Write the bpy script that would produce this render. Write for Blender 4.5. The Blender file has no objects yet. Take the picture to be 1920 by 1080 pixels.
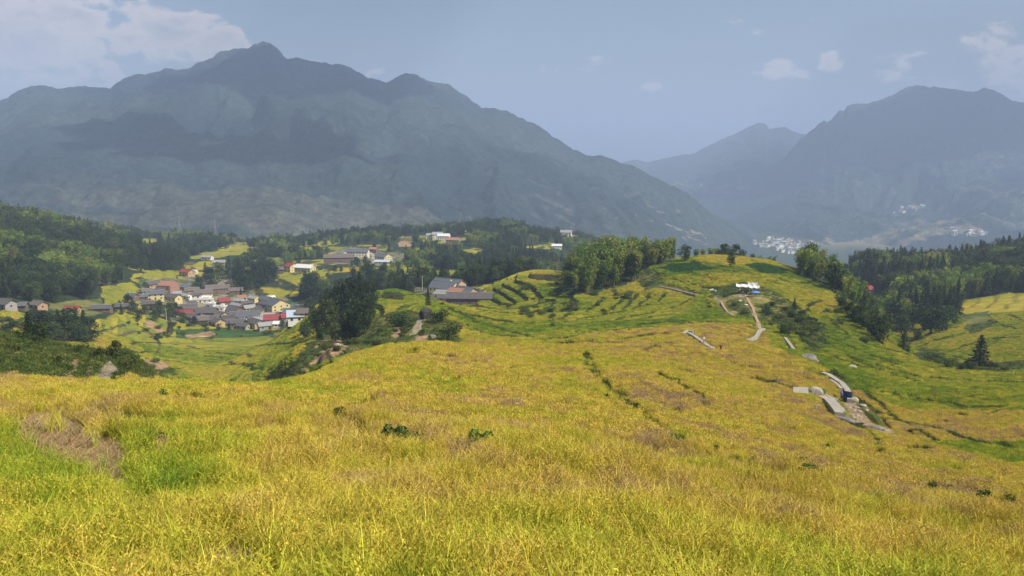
import bpy, bmesh, math, random
import numpy as np
from mathutils import Vector, Matrix, Euler
R = math.radians
rnd = random.Random(7)
NR = np.random.RandomState(11)
scene = bpy.context.scene
COL = scene.collection

# ------------------------------------------------------------------ camera
FPX = 1493.0; PITCH = R(9.5)
cam = bpy.data.objects.new('camera', bpy.data.cameras.new('camera'))
COL.objects.link(cam)
cam.data.lens = 36.0 * FPX / 1920; cam.data.sensor_width = 36.0
cam.data.clip_start = 0.3; cam.data.clip_end = 90000
cam.location = (0, 0, 0); cam.rotation_euler = (R(90) - PITCH, 0, 0)
scene.camera = cam
# ------------------------------------------------------------------ light, sky
SUN_AZ = 118.0      # degrees clockwise from the viewing direction (+Y)
SUN_EL = 47.0
sd = Vector((math.sin(R(SUN_AZ)) * math.cos(R(SUN_EL)), math.cos(R(SUN_AZ)) * math.cos(R(SUN_EL)), math.sin(R(SUN_EL))))
sun = bpy.data.objects.new('sun', bpy.data.lights.new('sun', 'SUN'))
COL.objects.link(sun)
sun.data.energy = 5.0; sun.data.angle = R(0.5); sun.data.color = (1.0, 0.93, 0.80)
sun.rotation_euler = (-sd).to_track_quat('-Z', 'Y').to_euler()
world = bpy.data.worlds.new('World'); scene.world = world; world.use_nodes = True
wt = world.node_tree; wn = wt.nodes; wl = wt.links
for n in list(wn): wn.remove(n)
def N(tree, typ, **kw):
    n = tree.nodes.new(typ)
    for k, v in kw.items():
        if k == 'inp':
            for a, b in v.items(): n.inputs[a].default_value = b
        else: setattr(n, k, v)
    return n
def math_node(tree, op, a, b=None, clamp=False):
    n = tree.nodes.new('ShaderNodeMath'); n.operation = op; n.use_clamp = clamp
    for i, v in enumerate((a, b)):
        if v is None: continue
        if isinstance(v, (int, float)): n.inputs[i].default_value = v
        else: tree.links.new(v, n.inputs[i])
    return n.outputs[0]
sky = N(wt, 'ShaderNodeTexSky', sky_type='NISHITA', sun_disc=False, sun_elevation=R(SUN_EL), sun_rotation=R(SUN_AZ))
sky.altitude = 600; sky.air_density = 1.0; sky.dust_density = 3.0; sky.ozone_density = 1.0
tc = N(wt, 'ShaderNodeTexCoord')
geo = tc.outputs['Generated']
sep = N(wt, 'ShaderNodeSeparateXYZ'); wl.new(geo, sep.inputs[0])
# clouds: noise in the direction of view, stretched sideways, kept to two banks low over the mountains
mp = N(wt, 'ShaderNodeMapping'); mp.inputs['Scale'].default_value = (1, 1, 1.7); wl.new(geo, mp.inputs[0])
cn = N(wt, 'ShaderNodeTexNoise', inp={'Scale': 9.0, 'Detail': 9.0, 'Roughness': 0.58, 'Distortion': 0.25}); wl.new(mp.outputs[0], cn.inputs['Vector'])
cn2 = N(wt, 'ShaderNodeTexNoise', inp={'Scale': 26.0, 'Detail': 6.0, 'Roughness': 0.6}); wl.new(mp.outputs[0], cn2.inputs['Vector'])
def blob(px, py, rx, rz, k):
    """soft elliptic patch of sky round the direction of a pixel"""
    xc = (px - 960) / FPX; yc = (540 - py) / FPX
    d = Vector((xc, math.cos(PITCH) + yc * math.sin(PITCH), -math.sin(PITCH) + yc * math.cos(PITCH))).normalized()
    vs = N(wt, 'ShaderNodeVectorMath', operation='SUBTRACT'); wl.new(geo, vs.inputs[0]); vs.inputs[1].default_value = d
    vm = N(wt, 'ShaderNodeVectorMath', operation='DIVIDE'); wl.new(vs.outputs[0], vm.inputs[0]); vm.inputs[1].default_value = (rx, rx, rz)
    vl = N(wt, 'ShaderNodeVectorMath', operation='LENGTH'); wl.new(vm.outputs[0], vl.inputs[0])
    mr = N(wt, 'ShaderNodeMapRange', interpolation_type='SMOOTHSTEP', inp={'From Min': 1.0, 'From Max': 0.15, 'To Min': 0.0, 'To Max': k})
    wl.new(vl.outputs['Value'], mr.inputs[0]); return mr.outputs[0]
bl = None
for b in [(60, 50, .28, .12, .36), (250, 60, .12, .07, .36), (430, 88, .08, .035, .38), (1562, 110, .04, .025, .40),
          (1690, 120, .12, .05, .32), (1870, 130, .13, .07, .34), (1430, 130, .09, .028, .27), (1215, 162, .03, .01, .22), (-300, 0, .5, .3, .35)]:
    o = blob(*b); bl = o if bl is None else math_node(wt, 'MAXIMUM', bl, o)
dens = math_node(wt, 'SUBTRACT', math_node(wt, 'ADD', math_node(wt, 'MULTIPLY', cn.outputs[0], 1.35), math_node(wt, 'MULTIPLY', cn2.outputs[0], 0.65)), 0.5)
dens = math_node(wt, 'ADD', dens, bl)
cm = N(wt, 'ShaderNodeMapRange', interpolation_type='SMOOTHSTEP', inp={'From Min': 0.72, 'From Max': 0.86, 'To Min': 0.0, 'To Max': 0.85})
wl.new(dens, cm.inputs[0])
cc = N(wt, 'ShaderNodeMix', data_type='RGBA'); cc.inputs['A'].default_value = (8.8, 8.0, 7.7, 1); cc.inputs['B'].default_value = (4.2, 4.3, 4.9, 1)
cd = N(wt, 'ShaderNodeMapRange', inp={'From Min': 0.80, 'From Max': 1.12}); wl.new(dens, cd.inputs[0]); wl.new(cd.outputs[0], cc.inputs['Factor'])
mx = N(wt, 'ShaderNodeMix', data_type='RGBA'); wl.new(cm.outputs[0], mx.inputs['Factor'])
wl.new(sky.outputs[0], mx.inputs['A']); wl.new(cc.outputs['Result'], mx.inputs['B'])
bg = N(wt, 'ShaderNodeBackground', inp={'Strength': 0.085}); tn = N(wt, 'ShaderNodeVectorMath', operation='MULTIPLY'); tn.inputs[1].default_value = (1.04, .985, .90)
wl.new(mx.outputs['Result'], tn.inputs[0]); wl.new(tn.outputs[0], bg.inputs[0])
wo = N(wt, 'ShaderNodeOutputWorld'); wl.new(bg.outputs[0], wo.inputs[0])
vs_ = scene.view_settings
vs_.view_transform = 'Standard'; vs_.look = 'None'; vs_.gamma = 1.0; vs_.exposure = 0.36
scene.cycles.volume_bounces = 1; scene.cycles.max_bounces = 6; scene.cycles.diffuse_bounces = 3
scene.cycles.transparent_max_bounces = 8; scene.cycles.use_denoising = True

# ------------------------------------------------------------------ pixel <-> world
cp_, sp_ = math.cos(PITCH), math.sin(PITCH)
def ray(px, py):
    xc = (px - 960) / FPX; yc = (540 - py) / FPX
    return xc, cp_ + yc * sp_, -sp_ + yc * cp_
def at(px, py, Y):
    a, b, c = ray(px, py); k = Y / b
    return a * k, Y, c * k
def project(X, Y, Z):
    dep = Y * cp_ - Z * sp_
    up = Y * sp_ + Z * cp_
    dep = np.where(dep > 0.1, dep, 0.1)
    return 960 + FPX * X / dep, 540 - FPX * up / dep

# ------------------------------------------------------------------ noise
def _h(ix, iy, seed):
    n = (ix.astype(np.int64) * 374761393 + iy.astype(np.int64) * 668265263 + seed * 1442695041) & 0xffffffff
    n = ((n ^ (n >> 13)) * 1274126177) & 0xffffffff
    return ((n ^ (n >> 16)) & 0xffff) / 65535.0
def vnoise(x, y, seed=0):
    ix = np.floor(x); iy = np.floor(y); fx = x - ix; fy = y - iy
    fx = fx * fx * fx * (fx * (fx * 6 - 15) + 10); fy = fy * fy * fy * (fy * (fy * 6 - 15) + 10)
    ix = ix.astype(np.int64); iy = iy.astype(np.int64)
    a = _h(ix, iy, seed); b = _h(ix + 1, iy, seed); c = _h(ix, iy + 1, seed); d = _h(ix + 1, iy + 1, seed)
    return (a + (b - a) * fx) * (1 - fy) + (c + (d - c) * fx) * fy
def fbm(x, y, scale, octv=4, seed=0, gain=0.5):
    """fractal noise, roughly -1..1, largest feature `scale` metres"""
    s = 0; a = 1.0; t = 0; f = 1.0 / scale
    for i in range(octv):
        s = s + a * (vnoise(x * f + 17.3 * i, y * f - 9.1 * i, seed + i) * 2 - 1); t += a; a *= gain; f *= 2.03
    return s / t * 1.5
def sstep(a, b, x):
    t = np.clip((x - a) / (b - a), 0, 1); return t * t * (3 - 2 * t)

# ------------------------------------------------------------------ terrain heights
OFF = 30.0
CTRL = [  # pixel x, pixel y, distance ahead (m)
 (-400,1080,9),(0,1080,9),(500,1080,10),(960,1080,10),(1400,1080,11),(1900,1080,13),(2300,1080,15),
 (-400,1000,11),(0,1000,11.5),(500,1000,13),(960,1000,13.5),(1400,1000,16),(1900,1000,22),
 (-400,900,17),(0,900,17),(300,900,19),(600,900,19),(960,900,20),(1300,900,26),(1600,900,36),(1900,900,48),(2300,900,60),
 (-400,800,28),(0,800,28),(300,800,30),(600,800,32),(960,800,34),(1200,800,42),(1400,800,62),(1650,805,108),(1900,800,108),(2300,800,115),
 (0,750,42),(300,750,46),(600,740,50),(960,740,52),(1200,740,66),(1400,740,100),
 (-300,715,58),(0,716,58),(150,714,62),(300,703,70),(420,703,76),(500,700,78),(600,700,70),(960,700,72),(1200,700,85),(1300,700,103),(1500,720,135),
 (560,695,82),(640,664,100),(720,650,115),(860,645,135),(960,660,110),(1100,662,118),
 (1560,700,168),(1750,700,212),(1900,700,225),(2300,700,240),(1750,760,150),(1900,760,135),(2300,760,140),(1600,740,140),
 (1000,640,155),(1200,640,172),(1330,640,198),(1280,626,215),(1400,640,222),(1530,676,190),
 (900,618,250),(1000,618,262),(1100,622,255),(1200,612,275),(1050,600,300),(950,600,305),(850,606,240),
 (600,668,200),(700,640,222),(760,628,230),(800,600,262),(830,590,285),(780,572,330),(740,546,430),(700,552,420),(900,574,430),(840,572,360),
 (640,648,282),(560,662,310),(690,606,300),(600,630,340),(620,560,420),
 (1000,575,380),(1100,580,340),(1200,572,340),(1300,565,342),(1100,558,372),(1140,545,385),(1200,540,388),(1060,532,430),(1000,514,470),(930,540,455),(930,560,440),
 (1200,492,440),(1280,484,430),(1350,477,440),(1280,520,390),(1350,520,375),(1400,550,335),(1400,520,372),(1450,565,325),(1500,545,355),(1480,500,420),(1420,485,440),
 (1560,530,400),(1600,562,370),(1650,605,318),(1550,600,290),(1500,620,260),(1420,592,282),(1600,650,240),(1700,665,265),
 (1700,655,330),(1750,625,400),(1700,605,460),(1900,640,330),(1850,605,430),(1900,565,520),(1800,565,560),(2200,560,560),(1840,690,262),(2200,640,320),
 (1640,548,620),(1600,512,740),(1750,502,800),(1920,474,850),(2200,440,900),(1680,505,780),
 (0,622,150),(-300,600,150),(100,655,118),(110,652,170),(190,700,88),(250,668,135),(170,665,125),(40,640,140),
 (300,696,300),(400,692,380),(540,700,270),(400,655,480),(250,640,470),(520,640,500),(450,622,570),(450,600,640),(400,560,720),(400,545,760),(520,560,700),(560,600,600),
 (350,508,860),(450,482,1000),(540,515,850),(560,500,930),(300,470,1120),(400,450,1330),(560,458,1270),(250,455,1230),(480,460,1270),(640,470,1100),(600,550,700),(640,520,740),
 (0,565,480),(-300,560,450),(0,510,610),(70,512,640),(0,418,900),(-300,400,880),(120,448,850),(200,482,810),(240,510,740),(150,538,650),(230,565,600),(180,595,500),(60,590,470),
 (830,547,555),(760,538,610),(880,566,505),(700,522,720),(740,500,860),(700,484,1000),(680,472,1060),(750,452,1230),(700,440,1380),(820,448,1260),
 (960,426,1440),(900,482,1000),(950,512,800),(1000,474,1050),(1060,446,1400),(1120,462,1580),(1000,440,1400),(880,430,1420),(800,436,1400),(620,446,1380),
]
CTRLZ = [  # X/(Y+30), Y, z : hidden ground and the surroundings
 (-.5,-22,-1),(0,-22,0),(.5,-22,-1),(-.5,0,-2.4),(0,0,-2.4),(.5,0,-2.6),(0,4,-3.6),(-.4,4,-3.6),(.4,4,-3.8),
 (-.27,130,-50),(-.27,200,-78),(-.27,260,-94),(-.33,200,-75),(-.4,260,-84),(-.5,250,-78),(-.5,350,-90),(-.37,150,-48),(-.40,330,-92),(-.2,140,-47),(-.2,230,-64),(-.13,170,-50),
 (-.16,330,-74),(-.12,500,-97),(-.08,520,-98),
 (.15,600,-118),(.22,620,-128),(.3,620,-122),(.38,640,-118),(.22,520,-84),(.10,620,-112),(.15,900,-170),(.3,900,-200),(.40,500,-104),
 (.45,1200,-230),(.6,1200,-230),(.2,1200,-220),(.3,1500,-320),
 (-.9,1500,-120),(-.5,1500,-150),(-.3,1650,-190),(-.1,1700,-200),(.05,1800,-230),(.14,1800,-270),
 (-1,60,-17),(1,60,-22),(-1,200,-50),(1,200,-60),(-1,500,-60),(1,500,-90),(-1,900,-60),(1,900,-90),(.48,400,-96),(.48,700,-108),
]
for uu in np.linspace(-1, 1, 7):
    for YY in (2300, 3000):
        CTRLZ.append((uu, YY, float(np.interp(uu, [-1, -.2, .15, .3], [-230, -250, -380, -420]))))
pts = []; val = []
for px, py, Y in CTRL:
    X, Y, Z = at(px, py, Y)
    if Y < 120: Z -= 0.75
    pts.append((X / (Y + OFF) * 2.6, math.log(Y + OFF))); val.append(Z / (Y + OFF))
for uu, Y, Z in CTRLZ:
    pts.append((uu * 2.6, math.log(Y + OFF))); val.append(Z / (Y + OFF))
P = np.array(pts); V = np.array(val)
def tps_k(r2): return 0.5 * r2 * np.log(r2 + 1e-12)
D2 = ((P[:, None] - P[None]) ** 2).sum(-1)
n_ = len(P)
A = np.zeros((n_ + 3, n_ + 3)); A[:n_, :n_] = tps_k(D2) + np.eye(n_) * 2e-4
A[:n_, n_] = 1; A[:n_, n_ + 1:] = P; A[n_, :n_] = 1; A[n_ + 1:, :n_] = P.T
W = np.linalg.solve(A, np.concatenate([V, np.zeros(3)]))
res = A[:n_, :] @ W - V
GU = np.linspace(-1.06, 1.06, 260); GQ = np.linspace(math.log(4), math.log(3100), 420)
gu, gq = np.meshgrid(GU * 2.6, GQ)
S = W[n_] + W[n_ + 1] * gu + W[n_ + 2] * gq
for i in range(n_):
    S += W[i] * tps_k((gu - P[i, 0]) ** 2 + (gq - P[i, 1]) ** 2)
def bil(G, fi, fj):
    i = np.clip(np.floor(fi).astype(int), 0, G.shape[0] - 2); j = np.clip(np.floor(fj).astype(int), 0, G.shape[1] - 2)
    a = np.clip(fi - i, 0, 1); b = np.clip(fj - j, 0, 1)
    return (G[i, j] * (1 - b) + G[i, j + 1] * b) * (1 - a) + (G[i + 1, j] * (1 - b) + G[i + 1, j + 1] * b) * a
def cubic(G, fi, fj):
    # smooth (quadratic b-spline-like) sampling: average of four shifted bilinears
    return 0.25 * sum(bil(G, fi + a, fj + b) for a in (-.5, .5) for b in (-.5, .5))
def base_z(X, Y):
    q = np.log(np.maximum(Y + OFF, 4.0)); u = X / (Y + OFF)
    fi = (q - GQ[0]) / (GQ[1] - GQ[0]); fj = (u - GU[0]) / (GU[1] - GU[0])
    z = cubic(S, fi, fj) * (Y + OFF)
    flo = np.interp(u, [-1, -.2, .15, .3], [-230., -250., -380., -420.]) 
    flo = flo + (-420 - flo) * sstep(3500, 6000, Y)
    k = sstep(2200, 2900, Y)
    return z * (1 - k) + flo * k

qs = np.concatenate([np.arange(math.log(5), 3.7, .02), np.arange(3.7, 3.95, .006), np.arange(3.95, 7.0, .0023), np.arange(7.0, 7.75, .005), np.arange(7.75, math.log(52000), .05)])
us = np.concatenate([np.linspace(-1.05, -.70, 70, endpoint=False), np.linspace(-.70, .70, 1060, endpoint=False), np.linspace(.70, 1.05, 71)])
NRW, NCL = len(qs), len(us)
Yg = np.repeat((np.exp(qs) - OFF)[:, None], NCL, 1); Xg = us[None, :] * (Yg + OFF)
Z0 = base_z(Xg, Yg)
PX0, PY0 = project(Xg, Yg, Z0)

# ------------------------------------------------------------------ zones traced on the ground
RICE, FOREST, SCRUB, DIRT, CROP, VILLAGE, ROCKY, PATH = range(8)
def inpoly(px, py, poly):
    ins = np.zeros(px.shape, bool)
    n = len(poly)
    for i in range(n):
        x1, y1 = poly[i]; x2, y2 = poly[(i + 1) % n]
        if y1 == y2: continue
        c = ((y1 > py) != (y2 > py)) & (px < (x2 - x1) * (py - y1) / (y2 - y1) + x1)
        ins ^= c
    return ins
wob = fbm(Xg, Yg, 40, 3, 5) * 7
PXn = PX0 + wob; PYn = PY0 + fbm(Xg, Yg, 30, 3, 9) * 3
zone = np.full(Xg.shape, RICE, np.int8)
shade = np.full(Xg.shape, 0.5, np.float32)       # 0 = green crop .. 1 = ripe gold
ZONES = [
 # type, Ymin, Ymax, polygon
 (FOREST, 560, 3300, [(-900,300),(2800,300),(2800,530),(1700,520),(1560,500),(1200,500),(1000,520),(900,560),(780,560),(700,560),(250,620),(-900,620)]),
 (FOREST, 1500, 60000, [(-3000,-500),(4000,-500),(4000,1500),(-3000,1500)]),
 # left and centre beyond
 (FOREST, 430, 800, [(-900,490),(262,505),(262,560),(200,600),(-900,612)]),
 (RICE, 430, 800, [(96,590),(140,570),(190,575),(180,594)]),
 (RICE, 430, 800, [(-40,590),(20,584),(60,592),(20,604),(-40,606)]),
 (RICE, 300, 760, [(180,700),(230,640),(330,612),(470,622),(560,612),(600,640),(560,715),(180,720)]),
 (VILLAGE, 560, 900, [(255,560),(270,520),(330,515),(440,525),(540,560),(600,590),(590,618),(400,612),(320,600),(262,585)]),
 (RICE, 560, 900, [(470,540),(585,535),(590,552),(480,562)]),
 (RICE, 700, 1100, [(250,510),(340,505),(345,520),(250,522)]),
 (RICE, 700, 1100, [(515,512),(600,505),(615,530),(520,532)]),
 (RICE, 780, 1500, [(455,488),(520,482),(540,492),(470,497)]),
 (RICE, 780, 1500, [(560,492),(640,486),(650,497),(570,502)]),
 (RICE, 900, 1500, [(350,492),(420,486),(425,494),(360,499)]),
 (RICE, 900, 1600, [(385,472),(430,462),(480,460),(450,474),(400,480)]),
 (RICE, 1000, 1600, [(240,448),(290,446),(310,456),(240,460)]),
 (RICE, 1000, 1600, [(430,455),(500,448),(520,456),(440,462)]),
 (RICE, 1000, 1600, [(560,466),(620,460),(625,468),(565,472)]),
 (RICE, 800, 1300, [(590,520),(650,512),(660,520),(600,528)]),
 (RICE, 560, 800, [(-60,500),(60,494),(90,508),(-60,522)]),
 (SCRUB, 500, 800, [(90,570),(190,562),(200,592),(90,592)]),
 (DIRT, 420, 700, [(1800,556),(1935,560),(2100,560),(2100,592),(1925,596),(1870,596),(1800,572)]),
 (DIRT, 330, 600, [(1664,652),(1690,612),(1706,616),(1692,654)]),
 (DIRT, 330, 600, [(1705,640),(1730,606),(1742,608),(1735,640)]),
 (DIRT, 330, 600, [(1762,612),(1790,604),(1795,610),(1770,618)]),
 (RICE, 560, 800, [(150,505),(200,490),(215,505),(160,520)]),
 (RICE, 560, 800, [(195,540),(250,528),(260,545),(195,575)]),
 (SCRUB, 70, 330, [(-900,560),(230,600),(330,690),(330,712),(200,712),(-900,712)]),
 (DIRT, 70, 330, [(118,715),(132,660),(150,662),(140,715)]),
 (DIRT, 70, 330, [(160,715),(165,668),(180,668),(175,715)]),
 (ROCKY, 70, 330, [(180,716),(188,680),(205,678),(222,695),(205,716)]),
 (DIRT, 260, 480, [(250,682),(300,676),(320,690),(300,698),(262,694)]),
 (DIRT, 400, 700, [(270,600),(290,600),(320,622),(300,628),(280,612)]),
 (CROP, 400, 640, [(330,612),(520,618),(520,632),(330,634)]),
 (DIRT, 400, 640, [(350,622),(400,620),(410,628),(352,632)]),
 (SCRUB, 150, 460, [(520,712),(550,680),(570,650),(600,640),(580,700)]),
 # gully and bank in the centre
 (SCRUB, 160, 460, [(560,700),(590,640),(640,560),(700,545),(720,570),(790,590),(860,606),(860,640),(730,650),(640,672)]),
 (RICE, 300, 460, [(700,545),(820,560),(800,590),(720,600),(700,590)]),
 (DIRT, 120, 330, [(560,700),(600,662),(650,645),(660,652),(610,680),(580,700)]),
 (DIRT, 120, 300, [(735,632),(748,612),(762,612),(752,636)]),
 (ROCKY, 120, 300, [(772,632),(785,598),(800,600),(790,622)]),
 (DIRT, 120, 300, [(770,640),(790,622),(815,620),(800,640)]),
 (SCRUB, 120, 300, [(815,640),(822,604),(860,612),(858,642)]),
 (DIRT, 260, 400, [(585,655),(600,640),(650,636),(640,650)]),
 (DIRT, 520, 620, [(755,535),(800,538),(800,552),(758,548)]),
 (VILLAGE, 490, 640, [(760,535),(910,545),(910,570),(800,560)]),
 (VILLAGE, 880, 1200, [(610,478),(660,462),(760,475),(770,500),(690,500),(620,495)]),
 (RICE, 820, 1200, [(690,505),(740,492),(775,498),(785,515),(700,522)]),
 (DIRT, 1150, 1420, [(748,444),(772,443),(772,470),(748,470)]),
 (RICE, 900, 1600, [(860,470),(900,464),(900,482),(865,488)]),
 (RICE, 700, 1600, [(880,520),(1000,508),(960,530),(900,545)]),
 (RICE, 1100, 1600, [(980,460),(1040,455),(1040,464),(985,468)]),
 (DIRT, 1100, 1700, [(1050,436),(1110,438),(1110,446),(1062,446)]),
 # the hill with the awning
 (FOREST, 340, 620, [(1050,560),(1060,520),(1110,480),(1240,455),(1300,470),(1215,500),(1200,520),(1150,548),(1110,556)]),
 (SCRUB, 330, 520, [(1200,500),(1225,505),(1245,540),(1210,548),(1190,530)]),
 (CROP, 330, 520, [(1232,505),(1250,496),(1300,490),(1345,505),(1320,512),(1262,515)]),
 (CROP, 330, 520, [(1400,497),(1440,493),(1480,505),(1478,516),(1420,512)]),
 (SCRUB, 240, 420, [(1325,540),(1400,530),(1440,545),(1480,570),(1530,605),(1540,650),(1500,640),(1450,610),(1420,598),(1385,600),(1340,575)]),
 (FOREST, 360, 620, [(1490,490),(1560,500),(1600,540),(1640,600),(1650,630),(1610,600),(1570,550),(1500,515)]),
 (SCRUB, 200, 420, [(1490,630),(1520,600),(1545,612),(1540,655),(1510,655)]),
 (SCRUB, 240, 400, [(1600,600),(1600,575),(1640,590),(1655,625),(1640,640),(1620,625)]),
 (FOREST, 420, 1400, [(1560,470),(2700,400),(2700,540),(1900,548),(1800,560),(1790,600),(1720,610),(1640,600),(1560,540)]),
 (RICE, 300, 700, [(1660,612),(1720,600),(1790,600),(1800,556),(2300,560),(2300,720),(1700,690)]),
 (SCRUB, 380, 640, [(1800,590),(1850,580),(1870,610),(1820,625)]),
 (SCRUB, 225, 420, [(1700,668),(1740,652),(1790,675),(1790,690),(1720,682)]),
 (SCRUB, 225, 300, [(1780,680),(1900,676),(2200,690),(2200,702),(1800,698)]),
 # path by the channel
 (DIRT, 90, 190, [(1590,770),(1604,745),(1622,770),(1668,808),(1640,812),(1610,790)]),
 (SCRUB, 90, 190, [(1572,745),(1590,760),(1610,800),(1640,815),(1650,840),(1620,820),(1590,790)]),
 (SCRUB, 120, 260, [(1530,700),(1560,690),(1610,740),(1650,780),(1680,810),(1640,780),(1590,735),(1560,712)]),
 (DIRT, 60, 115, [(1085,662),(1098,668),(1106,690),(1096,690)]),
]
for zt, y0, y1, poly in ZONES:
    m = (Yg >= y0) & (Yg <= y1)
    idx = np.nonzero(m)
    ins = inpoly(PXn[idx], PYn[idx], poly)
    zone[idx[0][ins], idx[1][ins]] = zt
# ------------------------------------------------------------------ clearings and terraces
cl_ = fbm(Xg, Yg, 75, 3, 19); thr = np.interp(PX0, [0, 240, 380, 640, 760, 1150, 1200], [9, .34, .06, .08, .30, .32, 9])
m = (zone == FOREST) & (Yg > 560) & (Yg < 1620) & (cl_ > thr) & (PX0 < 1200) & ~((PX0 < 260) & (Yg > 780))
zone[m] = RICE
def terr(z, h, w=0.16, keep=0.12):
    t = z / h; k = np.floor(t); f = t - k
    g = sstep(1 - w, 1.0, f)
    return h * (k + keep * f * (1 - g) + g * (1 - keep) + keep * g * 1.0 * f), k, (f > 1 - w)
bumpz = fbm(Xg, Yg, 55, 3, 21) * 1.6 * sstep(60, 200, Yg) + fbm(Xg, Yg, 14, 3, 31) * 0.35
Zs = Z0 + bumpz * (Yg < 1600)
zn, kn, rn = terr(Zs + fbm(Xg, Yg, 25, 2, 41) * .5, 3.6, 0.10, 0.55)
zm, km, rm = terr(Zs, 2.3, 0.30, .06)
zf, kf, rf = terr(Zs, 3.4, 0.25)
k1 = sstep(115, 150, Yg); k2 = sstep(520, 620, Yg)
isrice = np.isin(zone, (RICE, CROP, DIRT))
Zt = (zn * (1 - k1) + zm * k1) * (1 - k2) + zf * k2
lev = np.where(Yg > 570, kf + 900, np.where(Yg > 130, km, kn + 400))
riser = np.where(Yg > 570, rf, np.where(Yg > 130, rm, rn))
slope_ = np.abs(np.gradient(Zs, axis=1) / (np.gradient(Xg, axis=1) + 1e-6)) ; steep = sstep(.45, .8, slope_)
amt = np.where(isrice, 1.0, np.where(zone == SCRUB, 0.55, 0.0)) * (1 - steep)
hill_top = inpoly(PX0, PY0, [(1190,480),(1540,470),(1600,560),(1420,548),(1240,548),(1190,520)]) & (Yg > 300) & (Yg < 520)
lowfld = inpoly(PX0, PY0, [(-400,700),(-400,560),(620,590),(620,720)]) & (Yg > 270) & (Yg < 620)
soft = np.where(hill_top | ((Yg > 150) & (Yg < 470) & (PX0 > 1085)), .45, np.where(lowfld | ((Yg > 470) & ((PX0 < 330) | (PX0 > 1650))), .3, 1.0)); amt = amt * soft
amt = amt * sstep(14, 30, Yg) * (Yg < 1700)
Zg = Zs * (1 - amt) + Zt * amt
Zg = Zg + np.where(zone == FOREST, fbm(Xg, Yg, 22, 3, 51) * 1.5, 0) + np.where((zone == SCRUB) | (zone == ROCKY), fbm(Xg, Yg, 5, 3, 61) * 0.5, 0)
# the yard levels in the villages keep their natural fall
def zat(X, Y):
    X = np.asarray(X, float); Y = np.asarray(Y, float)
    q = np.log(np.maximum(Y + OFF, 4.2)); u = X / (Y + OFF)
    fi = np.interp(q, qs, np.arange(NRW)); fj = np.interp(u, us, np.arange(NCL))
    return bil(Zg, fi, fj)
def znat(X, Y): return float(zat(X, Y))
def look(A, X, Y):
    q = np.log(np.maximum(np.asarray(Y, float) + OFF, 5.0)); u = np.asarray(X, float) / (np.asarray(Y, float) + OFF)
    fi = np.clip(np.rint(np.interp(q, qs, np.arange(NRW))), 0, NRW - 1).astype(int)
    fj = np.clip(np.rint(np.interp(u, us, np.arange(NCL))), 0, NCL - 1).astype(int)
    return A[fi, fj]
def hit(px, py, y0=8.0, y1=2300.0):
    """first point of the ground under a pixel, looking no nearer than y0"""
    a, b, c = ray(px, py)
    Y = np.exp(np.linspace(math.log(y0), math.log(y1), 2500))
    X = a / b * Y; Zr = c / b * Y
    d = Zr - zat(X, Y)
    i = np.nonzero(d <= 0)[0]
    if len(i) == 0: 
        i = np.argmin(np.abs(d)); return Vector((X[i], Y[i], zat(X[i], Y[i])))
    i = i[0]
    if i == 0: return Vector((X[0], Y[0], float(zat(X[0], Y[0]))))
    t = d[i - 1] / (d[i - 1] - d[i]); y = Y[i - 1] + (Y[i] - Y[i - 1]) * t
    return Vector((a / b * y, y, znat(a / b * y, y)))

def tr_(ox, oy, s, *ls): return [[(ox + x / s, oy + y / s) for x, y in l] for l in ls]
BUNDS = [(140, l) for l in tr_(900, 431, 3.417,
  [(0,560),(120,590),(260,610),(400,605),(520,575),(600,540)], [(0,600),(100,640),(250,680),(420,710),(600,700),(760,640),(1000,635),(1250,640)],
  [(0,500),(150,520),(320,500),(420,470),(500,440)], [(300,540),(420,520),(480,480)], [(600,620),(800,600),(1000,560),(1200,520),(1330,470),(1400,420)],
  [(560,600),(700,570),(850,545),(960,520),(1100,480),(1200,430),(1190,390)], [(900,600),(1100,570),(1300,540),(1450,500)], [(1000,620),(1200,600),(1400,590),(1500,570)],
  [(690,540),(750,480),(800,440)], [(800,550),(880,490),(930,440)], [(910,520),(970,470),(1010,420)], [(980,520),(1060,460),(1090,410)], [(60,450),(130,380),(190,320)],
  [(880,720),(1000,700),(1150,680),(1280,665)], [(1000,790),(1100,770),(1180,740)], [(1300,610),(1500,600),(1640,610),(1750,640)], [(700,660),(900,655),(1100,660)], [(500,740),(700,735),(900,745)])]
BUNDS += [(140, l) for l in tr_(1440, 430, 2.5,
  [(60,240),(140,260),(250,250),(340,260)], [(170,400),(190,360),(260,340),(350,330),(400,340)], [(190,440),(230,400),(330,380),(370,370)], [(160,430),(260,530),(400,620),(560,680),(700,720)],
  [(60,430),(160,520),(300,600),(420,650)], [(200,430),(330,540),(480,600),(600,640)], [(270,380),(330,470),(430,540),(560,570),(640,590)], [(420,590),(560,620),(760,655),(950,655),(1200,690)],
  [(420,710),(520,770),(700,800),(950,850),(1200,860)], [(500,640),(700,700),(900,715),(1200,730)])]
BUNDS += [(60, l) for l in tr_(1440, 430, 2.5, [(560,900),(760,940),(1000,1010),(1200,1060)], [(0,720),(120,760),(240,790)], [(420,760),(520,830),(640,930),(800,1010),(1000,1080)])]
BUNDS += [(230, l) for l in tr_(1440, 430, 2.5, [(780,570),(830,600),(900,610),(1050,640)], [(900,560),(1030,520),(1180,510)], [(1040,430),(1150,470),(1200,480)], [(1110,400),(1200,430)], [(680,530),(800,480),(900,460)], [(700,560),(800,520),(950,490)])]
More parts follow.
